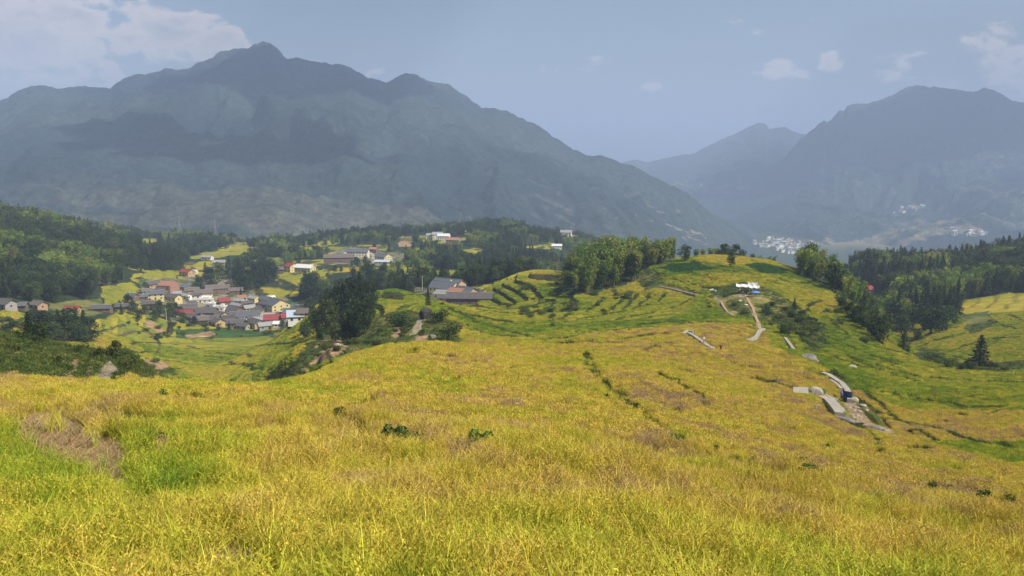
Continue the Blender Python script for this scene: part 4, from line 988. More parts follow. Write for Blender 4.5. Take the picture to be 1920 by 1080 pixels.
# free-standing shrubs on the banks
SHR = [('bank right of the awning', 'scrubby bank right of the awning', 240, [(1380,545),(1530,600),(1550,650),(1500,660),(1440,612),(1345,580)], 46, 14),
       ('slope below the crest bamboo', 'terraces below the bamboo crest', 300, [(1190,520),(1240,545),(1100,600),(960,600),(930,560),(1040,530)], 40, 12),
       ('bank beside the gully', 'bank beside the gully', 130, [(560,690),(640,640),(780,600),(800,630),(640,670)], 26, 12),
       ('bushy knoll at the left edge', 'bushy knoll at the left edge', 70, [(0,600),(180,640),(320,690),(180,700),(0,700)], 46, 20),
       ('edge of the stream bed on the right', 'ditch among the right hand terraces', 220, [(1740,676),(1900,690),(1905,702),(1780,696)], 18, 18),
       ('roadside above the lower fields', 'line below the left village', 380, [(230,600),(560,618),(560,626),(330,640),(240,628)], 34, 8),
       ('slope under the right shoulder bamboo', 'slope under the right shoulder bamboo', 240, [(1560,560),(1650,610),(1700,660),(1620,650),(1570,610)], 14, 12),
       ('track by the stone channel', 'verge of the track by the stone channel', 90, [(1540,700),(1570,700),(1650,790),(1640,830),(1600,800)], 16, 9)]
for where_, grp, y0, poly, cnt, hp in SHR:
    xs = [p[0] for p in poly]; ys = [p[1] for p in poly]; c = 0
    for _ in range(4000):
        x, y = rnd.uniform(min(xs), max(xs)), rnd.uniform(min(ys), max(ys))
        if not inpoly(np.array([x]), np.array([y]), poly)[0]: continue
        hh_ = hit(x, y, y0)
        if near_trail(np.array([hh_.x]), np.array([hh_.y]), 2.2)[0]: continue
        pl('shrub', x, y, hp * rnd.uniform(.5, 1.15), 'green shrub on the ' + where_, 'shrubs on the ' + grp, y0=y0, wide=rnd.uniform(1, 1.8)); c += 1
        if c >= cnt: break
# broad-leaved weeds in the near field
def weedplant_mesh(seed):
    rs_ = np.random.RandomState(seed); lf = Geo(); st = Geo()
    for i in range(16):
        a = rs_.rand() * 6.283; r = .15 + .75 * rs_.rand(); c = (r * math.cos(a), r * math.sin(a) * .6, .45 + .45 * rs_.rand())
        st.tube([(c[0] * .5, c[1] * .5, 0), c], [.012, .006], 4, mi=0)
        n = 9; p = np.array(c) + rs_.normal(size=(n, 3)) * np.array([.14, .14, .08]); lf.leaves(p, .17 + .10 * rs_.rand(n), rs_, .6 + .8 * rs_.rand(n), .8, up=0)
    a, b = st.mesh('stalks'), lf.mesh('leaves'); a.materials.append(M_weed); b.materials.append(M_weed); return a, b
KINDS['weed_plant'] = dict(v=[weedplant_mesh(s) for s in range(80, 84)], H=.9, pn=('stalks', 'leaves'), cat='weed')
for (x, y, n, s) in [(738, 838, 6, 14), (1250, 836, 3, 18), (1330, 850, 3, 20), (1465, 880, 6, 20), (1500, 896, 3, 12), (1765, 925, 4, 14), (1855, 945, 3, 10), (620, 790, 2, 14), (300, 745, 2, 6), (305, 760, 2, 8), (1275, 838, 3, 8), (905, 848, 1, 8), (1150, 745, 3, 10), (1180, 760, 3, 10), (1530, 838, 3, 16), (1400, 868, 3, 16), (1905, 955, 2, 10)]:
    for i in range(max(1, int(n * .8))):
        pl('weed_plant', x + rnd.uniform(-s, s) * 1.9, y + 7 + rnd.uniform(-5, 6), rnd.uniform(.30, .6) * 1493 / hit(x, y, 8).y, 'dark broad leaved weed poking up through the near rice', 'broad leaved weeds in the near rice', y0=8, wide=1.0, dz=.42)

# ------------------------------------------------------------------ building kit
def mat_tiles(name, c1, c2, pitch=.45):
    m, t, b = new_mat(name)
    g = N(t, 'ShaderNodeTexCoord'); w = N(t, 'ShaderNodeTexWave', bands_direction='X', inp={'Scale': 1.6, 'Distortion': .6, 'Detail': 2.0}); t.links.new(g.outputs['Object'], w.inputs['Vector'])
    nn = N(t, 'ShaderNodeTexNoise', inp={'Scale': .55, 'Detail': 7.0, 'Roughness': .7}); t.links.new(g.outputs['Object'], nn.inputs['Vector'])
    mx_ = N(t, 'ShaderNodeMix', data_type='RGBA'); mx_.inputs['A'].default_value = (*c1, 1); mx_.inputs['B'].default_value = (*c2, 1)
    f = math_node(t, 'ADD', math_node(t, 'MULTIPLY', w.outputs[0], .35), math_node(t, 'MULTIPLY', nn.outputs[0], .8), clamp=True); t.links.new(f, mx_.inputs['Factor'])
    t.links.new(mx_.outputs['Result'], b.inputs['Base Color']); b.inputs['Roughness'].default_value = .8
    return m
ROOF = {'dark': mat_tiles('dark_tiles', (.05, .048, .055), (.15, .135, .13)), 'brown': mat_tiles('brown_tiles', (.085, .07, .065), (.20, .165, .14)), 'slate': mat_tiles('slate_tiles', (.06, .068, .085), (.15, .16, .18)),
        'red': mat_tiles('red_sheet', (.20, .035, .035), (.33, .075, .07)), 'grey': mat_tiles('grey_sheet', (.20, .20, .20), (.38, .37, .35)), 'white': mat_tiles('white_sheet', (.55, .55, .55), (.78, .77, .74)),
        'blue': mat_tiles('pale_blue_sheet', (.33, .40, .48), (.50, .57, .64)), 'green': mat_tiles('green_net', (.03, .10, .06), (.06, .15, .09)), 'terra': mat_tiles('terracotta', (.26, .12, .08), (.40, .22, .15))}
WALL = {'ochre': flat('ochre_render', (.46, .33, .18)), 'yellow': flat('yellow_render', (.62, .52, .25), noise=.22), 'white': flat('white_render', (.74, .72, .66), noise=.12), 'brick': flat('red_brick', (.36, .19, .13), scale=4, noise=.35),
        'wood': flat('weathered_planks', (.17, .12, .085), noise=.35), 'grey': flat('grey_render', (.34, .32, .30)), 'cream': flat('cream_render', (.72, .66, .48), noise=.1), 'stone': flat('stone_wall', (.40, .35, .27), scale=4, noise=.4, bump=.08)}
M_win = flat('window_glass', (.03, .035, .045), rough=.25, noise=.1, spec=.5); M_frame = flat('window_frame', (.55, .52, .48), noise=.1); M_door = flat('door_wood', (.12, .06, .035)); M_conc = flat('concrete', (.36, .33, .275), noise=.25, scale=1.2, bump=.04)
class B:
    def __init__(s): s.v = []; s.f = []
    def box(s, x0, x1, y0, y1, z0, z1):
        n = len(s.v); s.v += [(x, y, z) for z in (z0, z1) for x, y in ((x0, y0), (x1, y0), (x1, y1), (x0, y1))]
        s.f += [tuple(n + i for i in q) for q in ((0, 3, 2, 1), (4, 5, 6, 7), (0, 1, 5, 4), (1, 2, 6, 5), (2, 3, 7, 6), (3, 0, 4, 7))]; return s
    def prism(s, prof, axis, a0, a1):
        """profile of (u,z) points swept along axis ('x' or 'y')"""
        n = len(s.v); k = len(prof)
        for a in (a0, a1):
            s.v += [((a, u, z) if axis == 'x' else (u, a, z)) for u, z in prof]
        s.f += [tuple(n + i for i in range(k)), tuple(n + k + i for i in reversed(range(k)))] + [(n + i, n + k + i, n + k + (i + 1) % k, n + (i + 1) % k) for i in range(k)]; return s
    def mesh(s, name, mat):
        me = bpy.data.meshes.new(name); me.from_pydata(s.v, [], s.f); me.update()
        bm = bmesh.new(); bm.from_mesh(me); bmesh.ops.recalc_face_normals(bm, faces=bm.faces); bm.to_mesh(me); bm.free()
        me.materials.append(mat); return me
def house(p, w, d, h, rot, wall, roof, label, cat='house', group=None, name='village_house', style='gable', pitch=.42, storeys=None, chimney=False, over=.7, sides='fr', extra=None):
    """gable roof with its ridge along x; front faces -y; windows and doors are children"""
    e = bpy.data.objects.new(name, None); COL.objects.link(e); e.location = p; e.rotation_euler = (0, 0, R(rot)); tag(e, label, cat, group)
    b = B(); rise = d / 2 * pitch * 1.25; base = -2.0
    if style == 'gable': b.prism([(-d / 2, base), (d / 2, base), (d / 2, h), (0, h + rise), (-d / 2, h)], 'x', -w / 2, w / 2)
    elif style == 'shed': rise = d * .16; b.prism([(-d / 2, base), (d / 2, base), (d / 2, h + rise), (-d / 2, h)], 'x', -w / 2, w / 2)
    else: rise = 0; b.box(-w / 2, w / 2, -d / 2, d / 2, base, h)
    link('wall', b.mesh('wall', WALL[wall]), e)
    r = B(); th = .28
    if style == 'gable':
        sl = rise / (d / 2); ox = over
        y_ = d / 2 + over; zl = h - over * sl + .03; zt = h + rise + .03
        r.prism([(-y_, zl), (0, zt), (y_, zl), (y_, zl + th), (0, zt + th), (-y_, zl + th)], 'x', -w / 2 - ox, w / 2 + ox)
        ro = link('roof', r.mesh('roof', ROOF[roof]), e)
        rg = B().box(-w / 2 - ox, w / 2 + ox, -.22, .22, zt + th - .05, zt + th + .22); link('ridge_cap', rg.mesh('ridge_cap', ROOF['grey' if roof in ('dark', 'brown', 'slate') else roof]), ro)
        if chimney: link('chimney', B().box(w * .2, w * .2 + .8, .6, 1.4, h, h + rise + 1.3).mesh('chimney', WALL['white']), ro)
    elif style == 'shed':
        sl = rise / d
        r.prism([(-d / 2 - over, h - over * sl + .03), (d / 2 + over, h + rise + over * sl + .03), (d / 2 + over, h + rise + over * sl + .25), (-d / 2 - over, h - over * sl + .25)], 'x', -w / 2 - over, w / 2 + over)
        link('roof', r.mesh('roof', ROOF[roof]), e)
    else:
        r.box(-w / 2 - .25, w / 2 + .25, -d / 2 - .25, d / 2 + .25, h + .004, h + .3); ro = link('roof', r.mesh('roof', ROOF[roof]), e)
        pr = B().box(-w / 2 - .25, w / 2 + .25, -d / 2 - .25, -d / 2, h + .3, h + 1.0).box(-w / 2 - .25, w / 2 + .25, d / 2, d / 2 + .25, h + .3, h + 1.0).box(-w / 2 - .25, -w / 2, -d / 2, d / 2, h + .3, h + 1.0).box(w / 2, w / 2 + .25, -d / 2, d / 2, h + .3, h + 1.0)
        link('parapet', pr.mesh('parapet', WALL[wall]), ro)
        link('stair_head', B().box(w * .1, w * .35, -d * .1, d * .3, h + .3, h + 2.4).mesh('stair_head', WALL['white']), ro)
    ns = storeys or max(1, int(round(h / 3.1)))
    def win(cx, cz, face, ww=1.15, hh=1.25):
        if face == 'f': fr = B().box(cx - ww / 2 - .12, cx + ww / 2 + .12, -d / 2 - .06, -d / 2 + .05, cz - hh / 2 - .12, cz + hh / 2 + .12); gl = B().box(cx - ww / 2, cx + ww / 2, -d / 2 - .09, -d / 2 + .02, cz - hh / 2, cz + hh / 2)
        else:
            s = 1 if face == 'r' else -1; x_ = s * w / 2
            fr = B().box(min(x_ - s * .05, x_ + s * .06), max(x_ - s * .05, x_ + s * .06), cx - ww / 2 - .12, cx + ww / 2 + .12, cz - hh / 2 - .12, cz + hh / 2 + .12); gl = B().box(min(x_ - s * .02, x_ + s * .09), max(x_ - s * .02, x_ + s * .09), cx - ww / 2, cx + ww / 2, cz - hh / 2, cz + hh / 2)
        wo_ = link('window', fr.mesh('window', M_frame), e); link('pane', gl.mesh('pane', M_win), wo_)
    for s in range(ns):
        cz = (s + .55) * h / ns
        nf = max(1, int(w / 3.4))
        for i in range(nf):
            cx = -w / 2 + (i + .5) * w / nf
            if s == 0 and i == nf // 2:
                link('door', B().box(cx - .6, cx + .6, -d / 2 - .07, -d / 2 + .05, 0, 2.15).mesh('door', M_door), e)
            elif 'f' in sides: win(cx, cz, 'f')
        for fc in 'rl':
            if fc in sides:
                nr_ = max(1, int(d / 4.2))
                for i in range(nr_): win(-d / 2 + (i + .5) * d / nr_, cz, fc)
    return e
def hs_(px, py, w, d, h, rot, wall, roof, label, y0=400, **k):
    p = hit(px, py, y0); sc = min(1.0, p.y / 520) * .78 if px < 260 else 1.0; w, d, h = w * sc, d * sc, h * sc * (.85 if px < 260 else 1)
    x, y = p.x, p.y + d * .3
    g = 'houses packed together in the left village' if k.pop('vill', True) else k.pop('grp', None)
    return house(Vector((x, y, p.z)), w, d, h * (.82 if g and 'left village' in g else 1), rot, wall, roof, label, group=g, **k)
VH = [
 (284,540,13,9,4.5,62,'ochre','dark','dark tiled house just left of the unfinished brick gable',{}),
 (313,550,13,13,8.5,-14,'brick','terra','unfinished tall red brick house with a bare pointed gable',dict(sides='fr', over=.2)),
 (289,562,13,9,6,24,'yellow','slate','yellow walled house with blue grey roof below the brick gable',{}),
 (273,553,8,6,4,40,'ochre','brown','small ochre house at the upper left end of the village',{}),
 (323,566,12,8,5,-22,'yellow','dark','low yellow house with dark roof at the lower left of the upper cluster',{}),
 (341,545,15,7,4.5,6,'wood','slate','long open fronted shed roofed in slate right of the brick house',dict(sides='')),
 (358,553,12,8,5,28,'ochre','brown','brown roofed house in the middle of the upper cluster',{}),
 (379,558,15,10,5,30,'ochre','brown','wide hipped looking brown roof above the white terrace wall',{}),
 (401,551,18,11,6,32,'wood','brown','largest brown wooden house beside the yellow flat roofed block',{}),
 (395,538,14,9,5,10,'stone','brown','brown roofed house behind the largest wooden house',{}),
 (434,540,12,8,7,-10,'yellow','grey','yellow two storey block with a flat grey roof',dict(style='flat')),
 (376,567,20,5,2.6,4,'white','grey','long low white outbuilding under the brown roofs',dict(style='flat', sides='f')),
 (349,517,13,9,5,-28,'ochre','red','dark red roofed farmhouse standing alone above the village',{}),
 (362,513,8,5,3,-8,'white','white','small white roofed outbuilding right of the red roofed farm',{}),
 (352,586,12,9,5,20,'wood','dark','dark roofed house at the left end of the lower rows',{}),
 (343,594,14,7,4,4,'wood','red','low dull red roof at the left end of the lower rows',{}),
 (372,598,26,11,6.5,2,'wood','dark','very long dark hall roof filling the centre of the lower rows',{}),
 (392,592,16,10,5.5,-60,'wood','dark','dark roof set crosswise behind the long hall',{}),
 (411,589,10,8,7,0,'white','grey','white flat roofed cube among the dark lower roofs',dict(style='flat')),
 (397,582,5,5,7,0,'white','white','narrow white tower like house beside the white cube',dict(style='flat')),
 (419,573,9,8,5,30,'wood','red','small steep dark red roof above the white cube',{}),
 (413,598,9,7,4.5,-30,'ochre','dark','small ochre gabled house just below the white cube',{}),
 (433,591,20,12,5.5,-35,'wood','dark','broad dark roof sloping beside the white cube',{}),
 (444,580,14,7,4,-40,'wood','grey','pale lean roof just above the broad dark roof',{}),
 (281,577,9,6,4,10,'wood','dark','small dark shed apart at the left of the lower rows',{}),
 (359,575,6,5,3.5,0,'yellow','dark','tiny yellow hut on the bare plot between the rows',{}),
 (518,590,13,16,10,-48,'yellow','slate','tall yellow gabled house, the brightest of the village',dict(storeys=3)),
 (502,584,16,10,7.5,-40,'wood','dark','brown three storey house attached to the tall yellow gable',dict(storeys=3)),
 (489,593,17,12,5,-52,'ochre','brown','big brown roof with an ochre gable left of the tall yellow house',{}),
 (465,601,18,11,5,8,'white','slate','blue black slate roof with white eaves in the lower row',{}),
 (440,614,14,8,4.5,12,'wood','dark','dark purple roofed house on the front row by the fields',{}),
 (429,610,12,9,5,-25,'wood','dark','dark roof on the front row behind the purple one',{}),
 (479,615,12,9,5,-45,'ochre','dark','ochre gabled house on the front row by the trees',{}),
 (488,607,11,7,4,5,'stone','grey','small grey roofed stone house right of the slate roof',{}),
 (532,607,30,10,5,14,'grey','red','long brick red roof at the right end of the village',{}),
 (553,603,20,8,5,16,'grey','red','second brick red roof stepping up at the right end',{}),
 (566,609,15,9,3.6,16,'white','blue','pale blue sheet roof beside the brick red roofs',dict(style='shed')),
 (523,613,8,5,3.2,0,'white','white','little white hut in front of the brick red roofs',{}),
 (547,595,14,10,5,12,'cream','slate','grey blue roof between yellow gable and red roofs',{}),
 (568,592,17,10,5.5,-20,'ochre','dark','dark plum roof with an ochre gable at the far right end',{}),
 (475,568,9,7,5.5,-30,'yellow','grey','plain windowless yellow gable above the wooden houses',dict(sides='')),
 (454,565,7,6,4.5,10,'white','terra','small pinkish roofed house in the gap behind the white cube',{}),
 (498,570,11,8,5,-30,'wood','slate','slate roofed house at the top of the right cluster',{}),
 (505,566,8,6,4,30,'white','white','white sheet roofed shed at the top of the right cluster',{}),
 (441,552,12,8,4.5,20,'wood','brown','weathered brown house below the yellow flat block',{}),
 (541,581,14,9,4,-10,'grey','green','green covered roof right of the tall yellow gable',{}),
 (514,599,18,8,3.5,6,'stone','grey','low beige roof at the foot of the tall yellow gable',{}),
 (466,584,9,7,4,40,'grey','grey','small grey roof wedged behind the slate roof',{}),
 (390,608,15,9,4.5,6,'wood','dark','dark roof on the front row left of centre',{}),
 (405,612,10,8,4.5,-40,'ochre','dark','small ochre gabled house on the front row left of centre',{}),
 (374,608,12,8,4,16,'wood','brown','brown roof at the left end of the front row',{}),
 (455,618,9,6,3.6,-20,'stone','dark','small dark stone barn at the lower centre of the village',{}),
 (496,618,10,7,4,30,'grey','grey','grey shed at the lower right front of the village',{}),
 (300,552,9,7,4,-20,'wood','dark','small dark house tucked under the brick gable at its left',{}),
 (330,556,8,6,3.5,10,'grey','grey','little grey house right of the brick gable',{}),
 (347,560,9,6,3.5,-30,'white','grey','small pale house in the middle of the upper cluster',{}),
 (366,559,8,6,3.5,15,'white','dark','small white walled house left of the white terrace wall',{}),
 (388,563,8,5,3,0,'grey','white','tiny pale shed at the right end of the terrace wall',{}),
 (420,545,9,7,4,20,'stone','brown','small brown house left under the yellow flat block',{}),
 (448,570,8,6,4,-15,'white','grey','small white house in the trees above the slate roof',{}),
 (462,575,9,6,4,30,'wood','dark','small dark house left of the plain yellow gable',{}),
 (426,598,10,7,4,20,'wood','dark','small dark roof below the broad sloping dark roof',{}),
 (448,605,9,6,3.5,-10,'white','slate','small slate roof left of the blue black roof',{}),
 (358,602,10,7,4,-20,'wood','dark','dark roof at the far left of the front row',{}),
 (476,604,9,6,3.5,-25,'stone','brown','small brown roof between the slate roof and stone house',{}),
 (508,608,10,6,3.5,10,'white','grey','small grey roof left of the brick red roofs',{}),
 (556,585,9,7,4,20,'cream','dark','small dark roof above the plum roof',{}),
 (574,600,9,6,3.5,0,'ochre','brown','small brown shed at the extreme right end of the village',{}),
 (265,563,8,6,3.5,30,'wood','slate','small slate shed at the extreme left of the upper cluster',{}),
 (386,600,8,6,4,45,'ochre','brown','narrow brown roof set into the long hall row',{}),
 (529,598,10,7,3.5,-20,'white','slate','slate roofed white house right below the tall yellow gable',{}),
]
for (px, py, w, d, h, rot, wall, roof, lab, kw) in VH: hs_(px, py, w, d, h, rot, wall, roof, lab, **kw)
OH = [
 (6,580,14,11,6,-20,'grey','dark','large grey plastered house cut by the left frame edge',330),
 (36,580,10,7,4,10,'wood','slate','low slate roofed barn beside the house at the left edge',330),
 (69,580,11,9,5,-25,'terra_','brown','brown roofed house with pinkish walls at far left',330),
 (134,588,11,7,4.5,5,'ochre','red','red roofed house half hidden behind the left bank trees',330),
 (188,585,16,8,4,8,'wood','dark','dark barn by the road left of the village',400),
 (236,581,18,7,4,6,'wood','dark','long dark barn by the road nearest the village',400),
 (246,562,10,8,4.5,-20,'wood','slate','lone slate roofed hut above the road left of the village',400),
 (519,513,16,9,5,5,'wood','brown','brown roofed farm with grey yard above the green field',600),
 (545,510,10,12,6.5,-35,'yellow','red','yellow farmhouse under a small red roof',600),
 (571,510,20,11,5,-18,'yellow','white','white sheet roofed yellow farmhouse right of the red roof',600),
 (634,492,34,12,6,8,'wood','brown','wide old brown timber farmhouse on the rise',700),
 (671,484,26,12,8,-4,'cream','slate','white two storey farmstead with a grey roof on the rise',700),
 (652,480,9,7,3,4,'cream','grey','low cream shed left of the white farmstead',700),
 (718,489,16,14,5,-35,'yellow','slate','yellow gabled house right of the curving lane',700),
 (719,496,20,6,3.4,-4,'yellow','blue','low yellow row with pale roof below the gabled house',700),
 (700,474,10,8,5,-10,'wood','terra','small brown house behind the curving lane',700),
 (834,556,18,14,6,-30,'cream','slate','tall cream gabled house with two slate roofs in the middle hamlet',480),
 (841,551,22,11,7,-32,'ochre','slate','slate roofed ochre house at the back of the middle hamlet',480),
 (833,562,11,10,4,-36,'cream','grey','low cream gabled house in front of the middle hamlet',440),
 (860,560,12,9,4.5,-30,'terra_','terra','terracotta walled barn between the middle hamlet roofs',480),
 (873,558,14,10,4,-40,'ochre','slate','pale slate roof at the right back of the middle hamlet',480),
 (881,571,25,9,3.8,-3,'wood','dark','long low dark tiled barn at the front of the middle hamlet',430),
 (845,567,16,6,3,-10,'grey','dark','narrow dark lean roof in front of the cream house',430),
 (1624,553,10,8,4.5,10,'grey','red','red roofed cottage alone in the shaded wood on the right',480),
 (820,449,16,12,8,8,'cream','grey','white house on the upper left of the wooded hill group',1000),
 (832,452,18,12,8,-8,'white','white','broad white house with rows of windows on the wooded hill',1000),
 (850,456,20,12,5,-10,'terra_','terra','terracotta roofed house right of the white hillside houses',1000),
 (808,447,14,10,5,0,'white','grey','low white building at the left of the hillside houses',1000),
 (1062,441,20,14,10,-10,'white','grey','white block on the cleared ridge end behind the terraces',1000),
 (1078,446,22,10,4,-6,'ochre','terra','low ochre building beside the white block on the ridge',1000),
 (1044,466,14,8,4,0,'white','white','small white roofed house on the far wooded slope',1000),
 (410,497,14,8,3.5,4,'grey','grey','small grey sheet roofed shed above the village trees',700),
 (388,487,13,7,3.5,-12,'white','grey','pale shed above the block of conifers',700),
]
WALL['terra_'] = flat('pinkish_render', (.42, .27, .18))
for (px, py, w, d, h, rot, wall, roof, lab, y0) in OH:
    hs_(px, py, w, d, h, rot, wall, roof, lab, y0=y0, vill=False, name='farmhouse' if 'barn' not in lab and 'shed' not in lab else 'barn', chimney='tall cream' in lab, cat='house' if ('barn' not in lab and 'shed' not in lab) else 'barn')

# ---- far towns on the valley floor and the lower mountain slope
proj_cache = {}
def far_hit(px, py):
    best = None
    for i, m_ in enumerate((mtR, None)):
        if m_ is not None:
            if i not in proj_cache: proj_cache[i] = project(m_['X'], m_['Y'], m_['Z'])
            a, b = proj_cache[i]; d = (a - px) ** 2 + (b - py) ** 2
            d = np.where((np.arange(d.shape[0])[:, None] > 300), 1e9, d); k = np.unravel_index(np.argmin(d), d.shape)
            if d[k] < 60: best = Vector((m_['X'][k], m_['Y'][k], m_['Z'][k]))
    g_ = hit(px, py, 1800, 9000)
    if best is None or (g_.y < best.y and abs(project(g_.x, g_.y, g_.z)[1] - py) < 3): best = g_
    return best
def town(n, poly, label, group, s0, s1):
    xs = [p[0] for p in poly]; ys = [p[1] for p in poly]; c = 0
    protos = []
    for w_, r_ in (('white', 'grey'), ('cream', 'brown'), ('cream', 'terra'), ('grey', 'grey'), ('white', 'white')):
        e_ = B().box(-.5, .5, -.4, .4, -1.2, .55); f_ = B().prism([(-.45, .552), (0, .75), (.45, .552)], 'x', -.55, .55)
        protos.append((e_.mesh('wall', WALL[w_]), f_.mesh('roof', ROOF[r_])))
    while c < n:
        x, y = rnd.uniform(min(xs), max(xs)), rnd.uniform(min(ys), max(ys))
        if not inpoly(np.array([x]), np.array([y]), poly)[0]: continue
        p = far_hit(x, y); e = bpy.data.objects.new('town_building', None); COL.objects.link(e); tag(e, label, 'building', group)
        s = rnd.uniform(s0, s1); e.location = p + Vector((0, 0, s * .2)); e.scale = (s * rnd.uniform(.8, 1.5), s, s * rnd.uniform(.6, 1.1)); e.rotation_euler = (0, 0, rnd.uniform(-.7, .7))
        a, b = rnd.choice(protos)
        for me, nm in ((a, 'wall'), (b, 'roof')):
            o = bpy.data.objects.new(nm, me); COL.objects.link(o); o.parent = e
        c += 1
town(120, [(1418,462),(1432,452),(1442,446),(1470,447),(1500,458),(1518,455),(1528,460),(1510,476),(1480,478),(1455,470)], 'small pale building of the hazy town seen over the awning hill', 'pale buildings of the hazy valley town', 9, 19)
town(12, [(1395,455),(1430,455),(1430,464),(1395,464)], 'scattered pale house on the near outskirts of the hazy town', 'houses scattered left of the hazy town', 10, 18)
town(22, [(1770,425),(1800,432),(1850,436),(1845,448),(1790,444)], 'tiny pale house of the village at the foot of the right mountain', 'pale houses at the foot of the right mountain', 11, 20)
town(20, [(1668,400),(1700,384),(1735,380),(1735,392),(1690,404)], 'tiny pale house of the village partway up the right mountain', 'pale houses partway up the right mountain', 10, 17)

# ------------------------------------------------------------------ poles and pylons
M_steel = flat('galvanised_steel', (.22, .23, .24), rough=.5, noise=.1, metal=.4); M_pole = flat('concrete_pole', (.48, .45, .40), noise=.12)
def bar(b, p, q, w=.12):
    p = Vector(p); q = Vector(q); d = (q - p).normalized(); a = d.orthogonal().normalized() * w; c = d.cross(a)
    n = len(b.v); b.v += [tuple(r + s) for r in (p, q) for s in (a + c, a - c, -a - c, -a + c)]
    b.f += [tuple(n + i for i in k) for k in ((0, 1, 2, 3), (7, 6, 5, 4), (0, 4, 5, 1), (1, 5, 6, 2), (2, 6, 7, 3), (3, 7, 4, 0))]
def pylon(px, py, Yd, H, label):
    X_, Y_, Z_ = at(px, py, Yd); Z_ = min(Z_, 1e9)
    e = bpy.data.objects.new('power_pylon', None); COL.objects.link(e); e.location = (X_, Y_, Z_); tag(e, label, 'pylon', 'power pylons along the foot of the mountain')
    b = B(); w0, w1 = H * .11, H * .02
    for sx in (-1, 1):
        for sy in (-1, 1): bar(b, (sx * w0, sy * w0, -3), (sx * w1, sy * w1, H), .22)
    k = 7
    for i in range(k):
        t0, t1 = i / k, (i + 1) / k; a0 = w0 + (w1 - w0) * t0; a1 = w0 + (w1 - w0) * t1
        for s in (-1, 1):
            bar(b, (-a0, s * a0, H * t0), (a1, s * a1, H * t1), .12); bar(b, (a0, s * a0, H * t0), (-a1, s * a1, H * t1), .12)
            bar(b, (s * a0, -a0, H * t0), (s * a1, a1, H * t1), .12)
    link('lattice_tower', b.mesh('lattice_tower', M_steel), e)
    for z, L in ((.70, .20), (.82, .17), (.94, .13)):
        c = B(); bar(c, (-H * L, 0, H * z), (H * L, 0, H * z), .25); bar(c, (-H * L, 0, H * z), (0, 0, H * z + 2.2), .14); bar(c, (H * L, 0, H * z), (0, 0, H * z + 2.2), .14)
        ca = link('crossarm', c.mesh('crossarm', M_steel), e)
        i_ = B(); [i_.box(s * H * L - .15, s * H * L + .15, -.15, .15, H * z - 2.4, H * z - .26) for s in (-1, 1)]; link('insulator', i_.mesh('insulator', M_frame), ca)
def ground_y(px, Y): a, b, c = ray(px, 400); X_ = a / b * Y; return X_, znat(X_, Y)
def surf(px, py, Y):
    """place a tall thing whose foot is on the ground at distance Y"""
    X_, z_ = ground_y(px, Y); return X_, Y, z_
for (px, ptop, Y, lab) in [(338, 408, 1380, 'steel pylon on the ridge above the left village'), (622, 428, 1400, 'steel pylon left of the wooded knoll'), (862, 398, 1440, 'steel pylon on the wooded crest, left one of a close pair'), (879, 404, 1450, 'steel pylon on the wooded crest, right one of a close pair'), (404, 413, 1390, 'thin steel pylon on the tree covered rise')]:
    X_, Y_, z_ = surf(px, 0, Y); H = at(px, ptop, Y)[2] - z_
    b0 = project(X_, Y_, z_); pylon(px, float(b0[1]), Y, max(18, min(H, 60)), lab)
def pole(px, py, H, lab, y0=300):
    p = hit(px, py, y0); e = bpy.data.objects.new('utility_pole', None); COL.objects.link(e); e.location = p; tag(e, lab, 'pole', 'utility poles among the villages')
    g = Geo(); g.tube([(0, 0, -.5), (0, 0, H)], [.24, .17], 8); m = g.mesh('mast'); m.materials.append(M_pole); link('mast', m, e)
    c = B(); c.box(-1.1, 1.1, -.08, .08, H - .9, H - .75); ca = link('crossarm', c.mesh('crossarm', M_steel), e)
    i_ = B(); [i_.box(x - .07, x + .07, -.07, .07, H - .746, H - .45) for x in (-1, 0, 1)]; link('insulator', i_.mesh('insulator', M_frame), ca)
for a in [(372,546,12,'utility pole beside the wide brown roof above the terrace wall'),(405,540,13,'utility pole in front of the dark trees by the yellow block'),(538,590,10,'utility pole right of the tall yellow gable'),(313,612,13,'utility pole rising from the bushes at the lower village edge'),(245,572,11,'utility pole by the long dark barn'),(792,545,11,'utility pole at the right of the middle hamlet yard',480),(764,540,12,'utility pole left of the middle hamlet yard',480),(531,495,13,'utility pole behind the red roofed yellow farm',600),(427,480,14,'utility pole in the fields above the village',700),(557,600,9,'utility pole at the brick red roofs')]:
    pole(a[0], a[1], a[2], a[3], a[4] if len(a) > 4 else 400)
